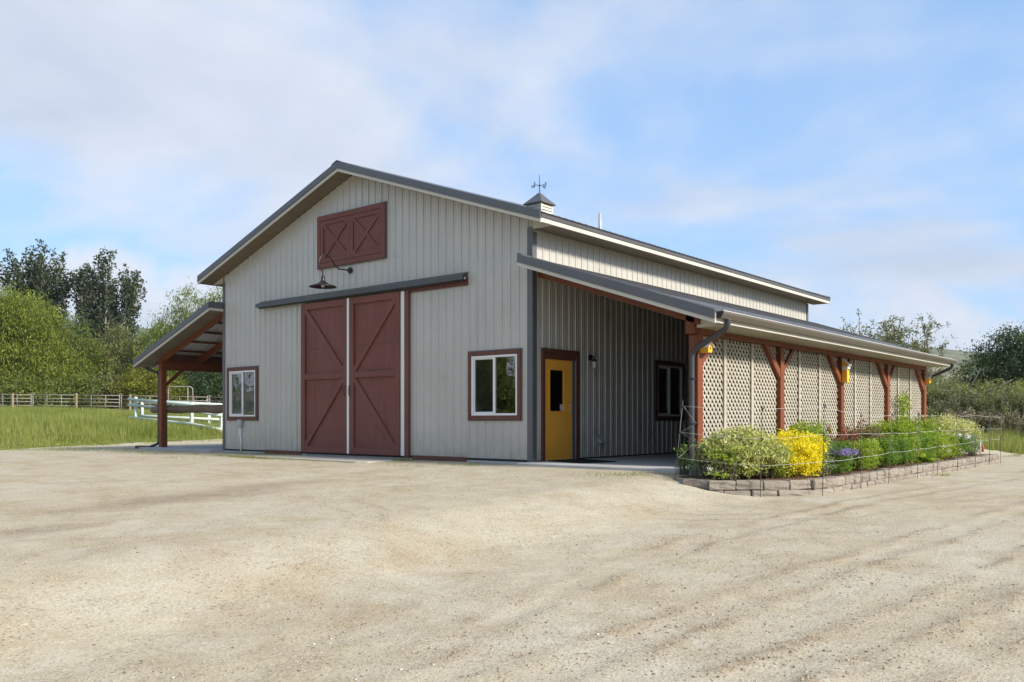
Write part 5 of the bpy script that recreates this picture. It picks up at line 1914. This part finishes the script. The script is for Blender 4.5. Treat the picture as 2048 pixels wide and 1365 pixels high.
def grass_clump(name, label, base, n, h, spread, mat, seed, w=.012, group=None, cat='ornamental grass'):
    rng = np.random.default_rng(seed)
    t = thing(name, label, cat, base, group)
    B = np.array(base)
    a = rng.uniform(0, 2 * math.pi, n)
    r0 = spread * .25 * np.sqrt(rng.uniform(0, 1, n))
    out = spread * rng.uniform(.25, 1.0, n)
    hh_ = h * rng.uniform(.6, 1.05, n)
    V = np.zeros((n, 6, 3))
    side = np.stack([-np.sin(a), np.cos(a), 0 * a], 1) * w / 2
    for k, u in enumerate((0, .55, 1.0)):
        c = np.stack([np.cos(a) * (r0 + out * u ** 2), np.sin(a) * (r0 + out * u ** 2), hh_ * (1.25 * u - .32 * u * u)], 1) + B
        V[:, k * 2] = c - side * (1 - .85 * u)
        V[:, k * 2 + 1] = c + side * (1 - .85 * u)
    F = np.concatenate([np.arange(n)[:, None] * 6 + np.array([[0, 1, 3, 2]]), np.arange(n)[:, None] * 6 + np.array([[2, 3, 5, 4]])])
    ti = np.repeat(np.clip(.45 + .2 * rng.normal(size=n), 0, 1), 6)
    put('blades', fast_mesh('blades', V.reshape(-1, 3), F, ti), mat, t)
    return t


def fern(name, label, base, nf, L_, mat, seed, cat='fern', group=None, rise=.8, mu=.5):
    """arching fronds with paired leaflets"""
    rng = np.random.default_rng(seed)
    t = thing(name, label, cat, base, group)
    B = np.array(base)
    P, D, S = [], [], []
    mb = MB()
    for i in range(nf):
        a = rng.uniform(0, 2 * math.pi)
        l_ = L_ * rng.uniform(.55, 1.1)
        el = rng.uniform(.35, 1.25)
        dh = np.array([math.cos(a), math.sin(a), 0])
        us = np.linspace(0, 1, 13)
        pts_ = [B + dh * l_ * math.cos(el) * u + np.array([0, 0, l_ * (math.sin(el) * u * rise * 1.35 - .45 * u * u)]) for u in us]
        mb.tube(pts_[::3], [.006, .005, .004, .003, .002], 4, cap=False)
        sd_ = np.array([-dh[1], dh[0], 0])
        for k in range(2, 13):
            for s in (-1, 1):
                wl_ = l_ * .26 * math.sin(math.pi * min(1, .15 + us[k] * .85)) + .02
                P.append(pts_[k] + sd_ * s * wl_ * .5 + np.array([0, 0, -.1 * wl_]))
                D.append(sd_ * s + dh * .5)
                S.append(wl_)
    P, D, S = np.array(P), np.array(D), np.array(S)
    V, F = leaf_quads(P, S, .42, .8, rng, D / np.linalg.norm(D, axis=1, keepdims=True))
    put('fronds', fast_mesh('fronds', V, F, np.repeat(np.clip(mu + .2 * rng.normal(size=len(P)), 0, 1), 4)), mat, t)
    mb.build('stalks', 'leaf_fresh' if False else 'bark', t, True)
    return t


BZ = -0.11
shrub('variegated_shrub', 'large cream and green variegated shrub at the near end of the bed', (4.62, -0.45, BZ),
      [(0, 0, .41, .62, .58, .41), (.35, .05, .33, .46, .46, .33), (-.30, .0, .40, .38, .38, .36), (.1, .1, .60, .38, .38, .24), (.15, -.35, .22, .5, .3, .22)], 1050, 22, .055, .060, 'leaf_variegated', 401, mu=.52, stems=60, shell=.6)
shrub('golden_shrub', 'bright golden yellow shrub beside the variegated shrub', (5.16, .42, BZ),
      [(0, 0, .38, .44, .44, .39), (.16, -.2, .26, .38, .38, .27), (-.1, .16, .50, .32, .32, .26), (.18, .22, .46, .30, .30, .30), (.25, -.05, .2, .3, .4, .2)], 820, 24, .042, .050, 'leaf_gold', 402, mu=.55, stems=40, shell=.55)
shrub('green_shrub', 'small fresh green plant between variegated and golden shrubs', (5.06, -.18, BZ), [(0, 0, .2, .28, .28, .22)], 90, 24, .045, .05, 'leaf_lime', 403)
shrub('silver_mound', 'small grey-green mound right of the golden shrub', (5.52, .86, BZ), [(0, 0, .14, .20, .20, .19)], 110, 30, .026, .03, 'leaf_silver', 404, cat='plant')
shrub('violet_flower', 'leafy green mound topped with violet flowers', (5.46, 1.62, BZ), [(0, 0, .15, .32, .36, .24), (-.05, .3, .14, .26, .26, .2)], 190, 26, .040, .045, 'leaf_fresh', 405, cat='flower', flowers=('petal_violet', 1900, .38, .030, .60))
grass_clump('grass_clump', 'fine blue-green ornamental grass behind the golden shrub', (4.70, 1.75, BZ), 2600, .62, .62, 'leaf_bluegrass', 406)
grass_clump('grass_clump', 'fine blue-green ornamental grass left of the brown bush', (4.45, 5.2, BZ), 2200, .62, .6, 'leaf_bluegrass', 407)
fern('fern', 'dark green fern behind the violet flowers', (5.0, 1.9, BZ), 46, .62, 'leaf_fresh', 408)
twr = np.random.default_rng(409)
bt = thing('red_barberry', 'dark red barberry with long arching branches', 'shrub', (5.30, 2.35, BZ))
mb = MB()
P = []
for i in range(16):
    e_ = Vector((twr.normal() * .20, twr.normal() * .36, twr.uniform(.45, .95))) if i > 3 else Vector((-.1 + .1 * i, .55 * (1 if i % 2 else -.2), .55 + .12 * i))
    a = Vector((5.30, 2.35, BZ))
    b = a + e_
    m = a.lerp(b, .5) + Vector((0, 0, .10))
    mb.tube([a, m, b], [.010, .007, .003], 4, cap=False)
    for u in twr.uniform(.1, 1, 110):
        q = a * (1 - u) ** 2 + m * 2 * u * (1 - u) + b * u * u
        P.append(tuple(np.array(q) + twr.normal(size=3) * .032))
P = np.array(P)
V, F = leaf_quads(P, .046, .6, .2, twr)
put('foliage', fast_mesh('foliage', V, F, np.repeat(np.clip(.4 + .22 * twr.normal(size=len(P)), 0, 1), 4)), 'leaf_barberry', bt)
mb.build('stems', 'bark', bt, True)
fern('fern', 'bright fern right of the red barberry', (5.10, 3.4, BZ), 46, .52, 'leaf_lime', 410, mu=.4)
shrub('white_flower', 'green plant with a few white flowers above the stone wall', (5.44, 2.95, BZ), [(0, 0, .15, .30, .38, .20)], 170, 26, .045, .05, 'leaf_lime', 411, cat='flower', mu=.4, flowers=('petal_white', 160, .36, .032, .4))
shrub('lime_shrub', 'yellow-green shrub against the lattice behind the fern', (4.05, 3.9, BZ), [(0, 0, .47, .50, .62, .44), (0, .4, .64, .36, .4, .28)], 260, 26, .055, .07, 'leaf_lime', 412, mu=.55)
shrub('russet_shrub', 'brown and olive twiggy bush in the middle of the bed', (4.55, 5.75, BZ), [(.1, 0, .44, .46, .60, .40)], 360, 20, .040, .06, 'leaf_russet', 413, stems=70)
shrub('low_plant', 'low rounded green plant at the wall below the brown bush', (5.42, 4.5, BZ), [(0, 0, .16, .30, .40, .22)], 150, 26, .045, .045, 'leaf_fresh', 414, cat='plant')
shrub('low_plant', 'low green plant with notched leaves left of the big cut-leaf shrub', (5.42, 5.5, BZ), [(0, 0, .14, .30, .40, .20)], 150, 26, .045, .045, 'leaf_fresh', 415, cat='plant')
shrub('cutleaf_shrub', 'big feathery light green shrub in the far half of the bed', (4.75, 7.6, BZ), [(0, 0, .50, .60, .95, .47), (.15, .7, .40, .55, .7, .40), (-.1, -.4, .66, .4, .5, .28)], 520, 24, .085, .08, 'leaf_lime', 416, aspect=.28, mu=.45)
fern('fern', 'spreading light green fern in front of the feathery shrub', (5.25, 7.0, BZ), 70, .75, 'leaf_lime', 417, mu=.5)
shrub('cutleaf_shrub', 'second feathery green shrub next to the pink flowers', (4.75, 9.4, BZ), [(0, 0, .50, .55, .75, .50), (.2, .4, .36, .45, .5, .36)], 360, 24, .08, .08, 'leaf_lime', 418, aspect=.28, mu=.4)
shrub('low_plant', 'low yellow-green ground plants along the far wall', (5.38, 8.6, BZ), [(0, 0, .14, .26, .9, .20)], 200, 24, .045, .05, 'leaf_lime', 419, cat='plant', flowers=('petal_white', 120, .2, .03, .6))
shrub('pink_flower', 'green plants with pale pink flower heads near the bed end', (5.22, 10.9, BZ), [(0, 0, .24, .36, .7, .30)], 220, 24, .05, .055, 'leaf_fresh', 420, cat='flower', flowers=('petal_white', 700, .46, .036, .5))
shrub('variegated_shrub', 'pale cream-green variegated shrub at the far end of the bed', (4.75, 12.3, BZ), [(0, 0, .55, .75, .85, .52), (.2, .5, .45, .6, .6, .45), (-.1, -.5, .62, .5, .5, .4)], 560, 24, .06, .075, 'leaf_variegated', 421, mu=.62, stems=50)
shrub('pale_ground_plant', 'grey-green low plant under the far variegated shrub', (5.45, 11.9, BZ), [(0, 0, .12, .22, .6, .18)], 130, 24, .035, .045, 'leaf_silver', 422, cat='plant')
fill = [(5.42, 3.55, 'leaf_lime', 'bright tuft at the wall right of the white flowers'),
        (5.40, 6.25, 'leaf_lime', 'bright low plant at the wall below the spreading fern'), (5.38, 7.4, 'leaf_fresh', 'green low plant at the wall before the feathery shrub'), (5.40, 9.7, 'leaf_lime', 'bright low plant left of the pink flowers'),
        (4.75, -1.02, 'leaf_lime', 'thin green weeds at the foot of the variegated shrub'), (4.35, 3.2, 'leaf_fresh', 'dark leafy plant between barberry and lattice'), (4.3, 6.9, 'leaf_lime', 'tall leafy plant against the lattice behind the brown bush')]
for i, (fx, fy, fm, fl) in enumerate(fill):
    hh_ = .30 if fx > 5 else (.16 if fy < 0 else .75)
    shrub('leafy_plant', fl, (fx, fy, BZ), [(0, 0, hh_ * .5, .24 if fx > 5 else .32, .36, hh_ * .55)], 90 if fx > 5 else (30 if fy < 0 else 170), 24, .05, .05, fm, 450 + i, cat='plant')
# climbing vine on the last lattice bay
vr = np.random.default_rng(430)
VN = thing('climbing_vine', 'slender green vine climbing the last lattice bay', 'vine', (3.62, 12.5, BZ))
mb, P = MB(), []
for i in range(7):
    pts_ = [(3.60 + vr.uniform(-.02, .05), 12.4 + vr.uniform(-.25, .25) + .25 * math.sin(u * 5 + i), BZ + u * vr.uniform(1.3, 1.75)) for u in np.linspace(0, 1, 9)]
    mb.tube(pts_, .006, 4, cap=False)
    for p in pts_:
        for k in range(14):
            P.append(np.array(p) + vr.normal(size=3) * np.array([.04, .10, .09]))
V, F = leaf_quads(np.array(P), .075, .7, .1, vr)
put('foliage', fast_mesh('foliage', V, F, np.repeat(np.clip(.5 + .2 * vr.normal(size=len(P)), 0, 1), 4)), 'leaf_lime', VN)
mb.build('stems', 'bark', VN, True)

# planter pot by the post
PT = thing('planter_pot', 'pale round planter pot beside the front porch post', 'pot', (3.80, -.30, BZ - .02))
MB().lathe([(0, 0), (.115, 0), (.145, .16), (.155, .165), (.155, .185), (.135, .185), (.128, .15), (0, .15)], (3.80, -.30, BZ - .01), 22).build('bowl', 'pot_glaze', PT, True)
rg = np.random.default_rng(431)
P = np.array([3.80, -.30, BZ + .19]) + rg.normal(size=(260, 3)) * np.array([.09, .09, .05])
V, F = leaf_quads(P, .05, .45, .4, rg)
put('foliage', fast_mesh('foliage', V, F, np.repeat(rg.uniform(.2, .9, 260), 4)), 'leaf_fresh', PT)
shrub('low_plant', 'small leafy plant left of the pot', (3.70, -.60, BZ), [(0, 0, .08, .10, .10, .09)], 22, 14, .05, .045, 'leaf_fresh', 432, cat='plant')
shrub('low_plant', 'tiny rosette plant in the mulch by the pot', (4.15, -.78, BZ), [(0, 0, .06, .12, .12, .09)], 26, 12, .07, .03, 'leaf_silver', 433, cat='plant', aspect=.3)
# red marker at the end of the bed
RM = thing('garden_marker', 'small red and white marker post at the far end of the bed', 'marker', (5.38, 13.25, BZ))
MB().tube([(5.38, 13.25, BZ - .02), (5.38, 13.25, BZ + .40)], .022, 8).build('stake', 'white_vinyl', RM, True)
MB().lathe([(0, .0), (.028, .0), (.032, .04), (.032, .16), (.02, .19), (0, .20)], (5.43, 13.3, BZ + .06), 12).build('cap', 'red_plastic', RM, True)

# ------------------------------------------------------------------ electric fence around the bed
FP = [(3.914, -1.27, .10, 1.15, 'first'), (5.25, -1.03, .02, 1.06, ''), (5.93, -.28, .02, 1.11, ''), (5.93, 1.52, 0, 1.0, ''), (5.93, 3.05, .05, .98, ''), (5.93, 4.95, .02, 1.0, ''),
      (5.93, 6.48, .0, 1.0, ''), (5.93, 8.25, -.02, 1.0, ''), (5.93, 10.0, .0, 1.02, ''), (5.93, 11.6, .01, 1.0, ''), (5.93, 12.95, .02, .98, '')]
WZ = [(1.058, .641, .23), (1.01, .543, .141), (1.044, .62, .20), (.914, .61, .21), (.926, .60, .25), (.933, .60, .26), (.933, .625, .28), (.934, .59, .29), (.953, .645, .33), (.934, .61, .33), (.918, .61, .34)]
ords = ['nearest the porch post, leaning', 'at the rounded nose of the bed', 'in front of the golden shrub', 'in front of the violet flowers', 'leaning, below the brown bush', 'at the left side of the feathery shrub', 'in front of the fern', 'left of the pink flowers', 'at the far variegated shrub', 'second from the far end', 'at the far end of the bed']
wp = [[], [], []]
for i, ((x, y, ln, top, _), zz) in enumerate(zip(FP, WZ)):
    gz = float(ground_z(x, y))
    t = thing('fence_rod', 'thin metal electric fence rod ' + ords[i], 'fence post', (x, y, gz), 'electric fence rods around the flower bed')

    def at_(z, x=x, y=y, ln=ln, gz=gz):
        return Vector((x + ln * .77 * (z - gz), y + ln * .64 * (z - gz), z))
    MB().tube([at_(gz - .1), at_(top)], .006, 6).build('rod', 'rod_grey', t, True)
    for j, z in enumerate(zz):
        p = at_(z)
        MB().tube([p + Vector((0, 0, -.022)), p + Vector((0, 0, .022))], .017, 8).tube([p, p + Vector((.035, -.02, 0))], .011, 6).build('insulator', 'black_metal', t, True)
        wp[j].append(p + Vector((.03, -.018, 0)))
anc = [Vector((3.50, .24, .78)), Vector((3.50, .24, .45))]
for j in range(3):
    pts_ = []
    for a, b in zip(wp[j][:-1], wp[j][1:]):
        for u in np.linspace(0, 1, 7)[:-1]:
            p = a.lerp(b, u)
            pts_.append(p - Vector((0, 0, .02 * math.sin(math.pi * u) * (a - b).length / 2)))
    pts_.append(wp[j][-1])
    end = wp[j][-1]
    if j == 0:
        pts_ += [end.lerp(Vector((3.6, 15.3, .85)), u) for u in (.5, 1)]
    mb = MB().tube(pts_, .0022, 5)
    tag(mb.build('fence_wire', 'wire_rope', smooth=True), ['topmost', 'middle', 'lowest'][j] + ' white electric fence wire around the flower bed', 'wire', 'white electric fence wires')
tie = MB().tube([wp[0][0], anc[0], wp[1][0], anc[1], wp[2][0]], .0022, 5)
tag(tie.build('fence_wire', 'wire_rope', smooth=True), 'zigzag wire tying the fence to the front porch post', 'wire', 'white electric fence wires')
for p, lab in zip(anc, ('upper', 'lower')):
    ob = MB().tube([p + Vector((-.06, .03, 0)), p + Vector((.03, -.01, 0))], .024, 8).build('post_insulator', 'black_metal', smooth=True)
    tag(ob, lab + ' black wire insulator on the front porch post', 'insulator')

# ------------------------------------------------------------------ fences to the west
MF = thing('mint_fence', 'pale mint pipe fence seen behind the hitching log', 'fence', (-31, 10.5, .4))


def gzf(x, y):
    return float(ground_z(x, y))


mp_ = [(-34.6, 9.6), (-30.9, 10.7), (-27.5, 10.3)]
for x, y in mp_:
    z = gzf(x, y) - .1
    box('post', (x - .075, y - .075, z - .2), (x + .075, y + .075, z + 1.42), 'fence_mint', MF, .008)
tops = [(-35.1, 9.5, 1.25), (-30.9, 10.62, 1.22), (-27.3, 10.2, 1.18)]
for h_ in (1.28, .98, .30):
    MB().tube([(x, y - .09, gzf(x, y) - .1 + h_) for x, y in ((-35.0, 9.5), (-30.9, 10.62), (-27.2, 10.2))], .078, 10).build('rail', 'fence_mint', MF, True)
MW = MB()
for k in range(9):
    z = .35 + k * .11
    MW.tube([(x, y + .08, gzf(x, y) - .1 + z) for x, y in mp_], .004, 3, cap=False)
MW.build('wire_mesh', 'galvanised', MF)
MF2 = thing('mint_fence', 'second pale mint rail fence farther behind the hitching log', 'fence', (-32, 13, .4))
for x, y in ((-34.6, 9.95), (-32.4, 12.6), (-29.9, 15.6), (-27.2, 18.8)):
    z = gzf(x, y) - .1
    box('post', (x - .07, y - .07, z - .2), (x + .07, y + .07, z + 1.32), 'fence_mint', MF2, .008)
for h_ in (1.24, .42):
    MB().tube([(x, y - .08, gzf(x, y) - .1 + h_) for x, y in ((-34.6, 9.95), (-32.4, 12.6), (-27.2, 18.8))], .075, 8).build('rail', 'fence_mint', MF2, True)

# corral of brown pipe panels: each panel is a thing
ca, cb = Vector((-84.0, 6.0)), Vector((-52.0, 33.0))
NPAN = 11
cl_ = [ca.lerp(cb, i / NPAN) for i in range(NPAN + 1)]
places = ['outermost on the left, beyond the view', 'second beyond the left edge', 'at the left edge below the big willow', 'under the middle of the big willow', 'right of the big willow', 'in front of the yellow bush', 'left of the mint fence', 'behind the mint fence corner', 'seen left of the shelter post', 'seen through the left shelter', 'nearest the barn corner']
for i in range(NPAN):
    a, b = cl_[i], cl_[i + 1]
    t = thing('corral_panel', 'brown steel pipe corral panel ' + places[i], 'corral panel', (a.x, a.y, gzf(a.x, a.y)), 'brown pipe corral panels')
    za, zb = gzf(a.x, a.y) - .05, gzf(b.x, b.y) - .05
    d_ = (b - a).normalized()
    a2, b2 = a + d_ * .08, b - d_ * .08
    for h_ in (1.55, 1.22, .95, .62, .32):
        MB().tube([(a2.x, a2.y, za + h_), (b2.x, b2.y, zb + h_)], .036, 6).build('rail', 'corral_pipe', t, True)
    for u in (0, .33, .67, 1):
        p = a2.lerp(b2, u)
        z = za + (zb - za) * u
        hh_ = 1.62 if u in (0, 1) else 1.55
        MB().tube([(p.x, p.y, z + (.02 if u in (0, 1) else .32)), (p.x, p.y, z + hh_)], .04 if u in (0, 1) else .03, 6).build('upright', 'corral_pipe', t, True)
    c = b2
    MB().tube([(c.x + d_.x * .30 * math.cos(q) * .5 + d_.x * .08, c.y + d_.y * .30 * math.cos(q) * .5 + d_.y * .08, zb + 1.55 + .16 * math.sin(q)) for q in np.linspace(0, math.pi, 7)], .028, 6).build('coupling_loop', 'corral_pipe', t, True)
wpx = ['by the big willow', 'between the willow and the yellow bush', 'in front of the yellow bush', 'left of the mint fence corner']
for i, (u, lab) in enumerate(zip((.26, .42, .55, .66), wpx)):
    p = ca.lerp(cb, u) + Vector((.35, -.35))
    z = gzf(p.x, p.y)
    tag(box('wood_fence_post', (p.x - .09, p.y - .09, z - .2), (p.x + .09, p.y + .09, z + 1.62), 'stump_wood', None, .01), 'wooden fence post at the corral ' + lab, 'fence post', 'wooden corral posts')
AR = thing('gate_arch', 'rounded pipe gate arch rising above the corral by the shelter post', 'gate', (-55, 25, 1.3))
ap_ = ca.lerp(cb, .735)
d_ = (cb - ca).normalized()
a, b = ap_, ap_ + d_ * 2.1
z = gzf(a.x, a.y)
MB().tube(arc_pts([(a.x, a.y, z), (a.x, a.y, z + 2.35), (b.x, b.y, z + 2.35), (b.x, b.y, z)], .35), .05, 8).build('arch_pipe', 'corral_pipe', AR, True)
m_ = a.lerp(b, .8)
MB().tube([(m_.x, m_.y, z), (m_.x, m_.y, z + 2.30)], .045, 8).build('upright', 'corral_pipe', AR, True)


# ------------------------------------------------------------------ grass and gravel cover
def grass_field(name, label, pts_, hgt, wid, mat, seed, lean=.35, tintf=None):
    rng = np.random.default_rng(seed)
    n = len(pts_)
    x, y = pts_[:, 0], pts_[:, 1]
    z = ground_z(x, y) - .06
    a = rng.uniform(0, 2 * math.pi, n)
    h = hgt * rng.uniform(.45, 1.15, n)
    la = rng.normal(size=(n, 2)) * lean * h[:, None] * .55 + np.array([.10, -.05]) * h[:, None]
    s = np.stack([np.cos(a), np.sin(a), 0 * a], 1) * (wid / 2)
    V = np.empty((n, 3, 3))
    c = np.stack([x, y, z], 1)
    V[:, 0] = c - s
    V[:, 1] = c + s
    V[:, 2] = c + np.concatenate([la, h[:, None]], 1)
    ti = np.clip((.42 if tintf is None else tintf(x, y)) + .16 * rng.normal(size=n), 0, 1)
    o_ = put(name, fast_mesh(name, V.reshape(-1, 3), np.arange(n * 3).reshape(n, 3), np.repeat(ti, 3)), mat)
    return tag(o_, label, kind='stuff')


gr = np.random.default_rng(500)
N = 330000
x = -17.5 - 60 * gr.uniform(0, 1, N) ** 1.25
y = gr.uniform(-16, 44, N)
k = ~in_gravel(x, y) & (y > -9 - 0.05 * (x + 20)) & (y < 0.2 * (-x - 17) + 33)
pts_ = np.stack([x[k], y[k]], 1)
patch = vnoise(pts_[:, 0] * .22, pts_[:, 1] * .22, 71) * .6 + vnoise(pts_[:, 0] * .8, pts_[:, 1] * .8, 72) * .4
edge = np.clip((np.interp(pts_[:, 1], [-60, -12, -2.2, 1.8, 4.5, 8.4, 20], [-17, -18.5, -20.9, -22.2, -23.2, -24.2, -24.5]) - pts_[:, 0]) / 3.0, .25, 1)
grass_field('meadow_grass', 'tall green and straw-tipped meadow grass left of the barn', pts_, (.20 + .75 * patch ** 1.5) * edge, .045, 'grass_blade', 501, tintf=lambda x, y: .22 + .60 * (vnoise(x * .30, y * .30, 73) * .6 + vnoise(x * 1.3, y * 1.3, 74) * .4))
N = 42000
x, y = gr.uniform(-3, 17, N), gr.uniform(18, 42, N)
k = ~in_gravel(x, y)
pts_ = np.stack([x[k], y[k]], 1)
grass_field('verge_grass', 'tall green grass at the right edge beyond the driveway', pts_, .62 * (.6 + .6 * vnoise(pts_[:, 0] * .6, pts_[:, 1] * .6, 75)), .035, 'grass_blade', 502, tintf=lambda x, y: .25 + .3 * vnoise(x * .5, y * .5, 76))
N = 26000
y = gr.uniform(-12, 16, N)
x = np.interp(y, [-60, -12, -2.2, 1.8, 4.5, 8.4, 20], [-17, -18.5, -20.9, -22.2, -23.2, -24.2, -24.5]) + gr.exponential(.55, N) - .5
k = (vnoise(x * 1.7, y * 1.7, 77) > .42) & (x < -15.9)
pts_ = np.stack([x[k], y[k]], 1)
grass_field('edge_grass', 'ragged short grass along the left edge of the gravel', pts_, .14, .022, 'grass_blade', 504, tintf=lambda x, y: .42 + .3 * vnoise(x, y, 78))
# thin weeds along walls and apron
wd = []
for (cx_, cy_, sx, sy, n) in ((-8.6, -.35, .7, .10, 260), (-8.0, -1.32, .8, .06, 420), (-6.6, -1.40, 1.2, .05, 260), (-3.35, -.35, .18, .10, 240), (-2.3, -1.5, .4, .2, 60), (-1.2, -.9, .35, .12, 140), (2.75, -1.5, .3, .25, 90), (3.1, -1.15, .22, .2, 110), (-12.4, -1.3, .8, .3, 160), (-10.5, -1.2, .2, .08, 50), (-9.4, -2.2, .5, .15, 70), (-16.2, -1.4, 1.6, .35, 420), (-18.4, -1.3, 1.3, .5, 420), (6.1, 6.2, .06, .2, 90), (-13.2, -1.25, .18, .1, 60)):
    wd.append(np.stack([cx_ + gr.normal(size=n) * sx, cy_ + gr.normal(size=n) * sy], 1))
wd = np.concatenate(wd)
wd = np.concatenate([wd, wd + gr.normal(size=wd.shape) * .05, wd + gr.normal(size=wd.shape) * .09])
grass_field('yard_weeds', 'thin weeds sprouting from the gravel along the barn', wd, .11, .016, 'grass_blade', 503, tintf=lambda x, y: .45 + 0 * x)

# loose pebbles on the yard
N = 90000
px_ = np.concatenate([gr.uniform(-6, 12.5, N), gr.uniform(2, 12, N // 2)])
py_ = np.concatenate([gr.uniform(-13.5, -1.2, N), gr.uniform(-12.5, -5, N // 2)])
_, lo_ = track_field(px_, py_)
pn_ = vnoise(px_ * .8, py_ * .8, 81) * .5 + vnoise(px_ * 2.6, py_ * 2.6, 82) * .5
keep = gr.uniform(0, 1, len(px_)) < np.clip(.05 + .9 * lo_ + 1.5 * np.clip(pn_ - .45, 0, 1), 0, 1)
keep &= in_gravel(px_, py_) & ~((px_ > 3.4) & (py_ > -1.7)) & ~((px_ > -8.0) & (px_ < -3.4) & (py_ > -1.5))
px_, py_ = px_[keep], py_[keep]
n = len(px_)
sz = np.clip(gr.lognormal(-5.38, .40, n), .0025, .013)
cube = np.array([(-1, -1, -1), (1, -1, -1), (1, 1, -1), (-1, 1, -1), (-1, -1, 1), (1, -1, 1), (1, 1, 1), (-1, 1, 1)], float) * .58
cf = np.array([(0, 3, 2, 1), (4, 5, 6, 7), (0, 1, 5, 4), (1, 2, 6, 5), (2, 3, 7, 6), (3, 0, 4, 7)])
V = cube[None] * (1 + .35 * gr.normal(size=(n, 8, 3)).clip(-1, 1)) * sz[:, None, None] * np.array([1.15, .9, .62])
th_ = gr.uniform(0, 2 * math.pi, n)
c_, s_ = np.cos(th_)[:, None], np.sin(th_)[:, None]
V = np.stack([V[:, :, 0] * c_ - V[:, :, 1] * s_, V[:, :, 0] * s_ + V[:, :, 1] * c_, V[:, :, 2]], 2)
V += np.stack([px_, py_, gravel_z(px_, py_) + sz * .22], 1)[:, None, :]
F = (np.arange(n)[:, None, None] * 8 + cf[None]).reshape(-1, 4)
peb = put('loose_pebbles', fast_mesh('loose_pebbles', V.reshape(-1, 3), F, np.repeat(gr.beta(1.4, 1.2, n), 8)), 'pebble')
tag(peb, 'loose pebbles scattered over the gravel yard', kind='stuff')

# ------------------------------------------------------------------ haze: thin air between the camera and the far hills
hz = MB().box((-2900, -2900, -260), (2900, 2900, 420)).build('haze', None)
m = bpy.data.materials.new('haze_air')
m.use_nodes = True
m.node_tree.nodes.clear()
ho = m.node_tree.nodes.new('ShaderNodeOutputMaterial')
hvn = m.node_tree.nodes.new('ShaderNodeVolumePrincipled')
hvn.inputs['Color'].default_value = (0.80, 0.88, 1.0, 1)
hvn.inputs['Density'].default_value = 0.00011
m.node_tree.links.new(hvn.outputs[0], ho.inputs['Volume'])
hz.data.materials.append(m)
tag(hz, 'thin pale air over the valley', kind='stuff')
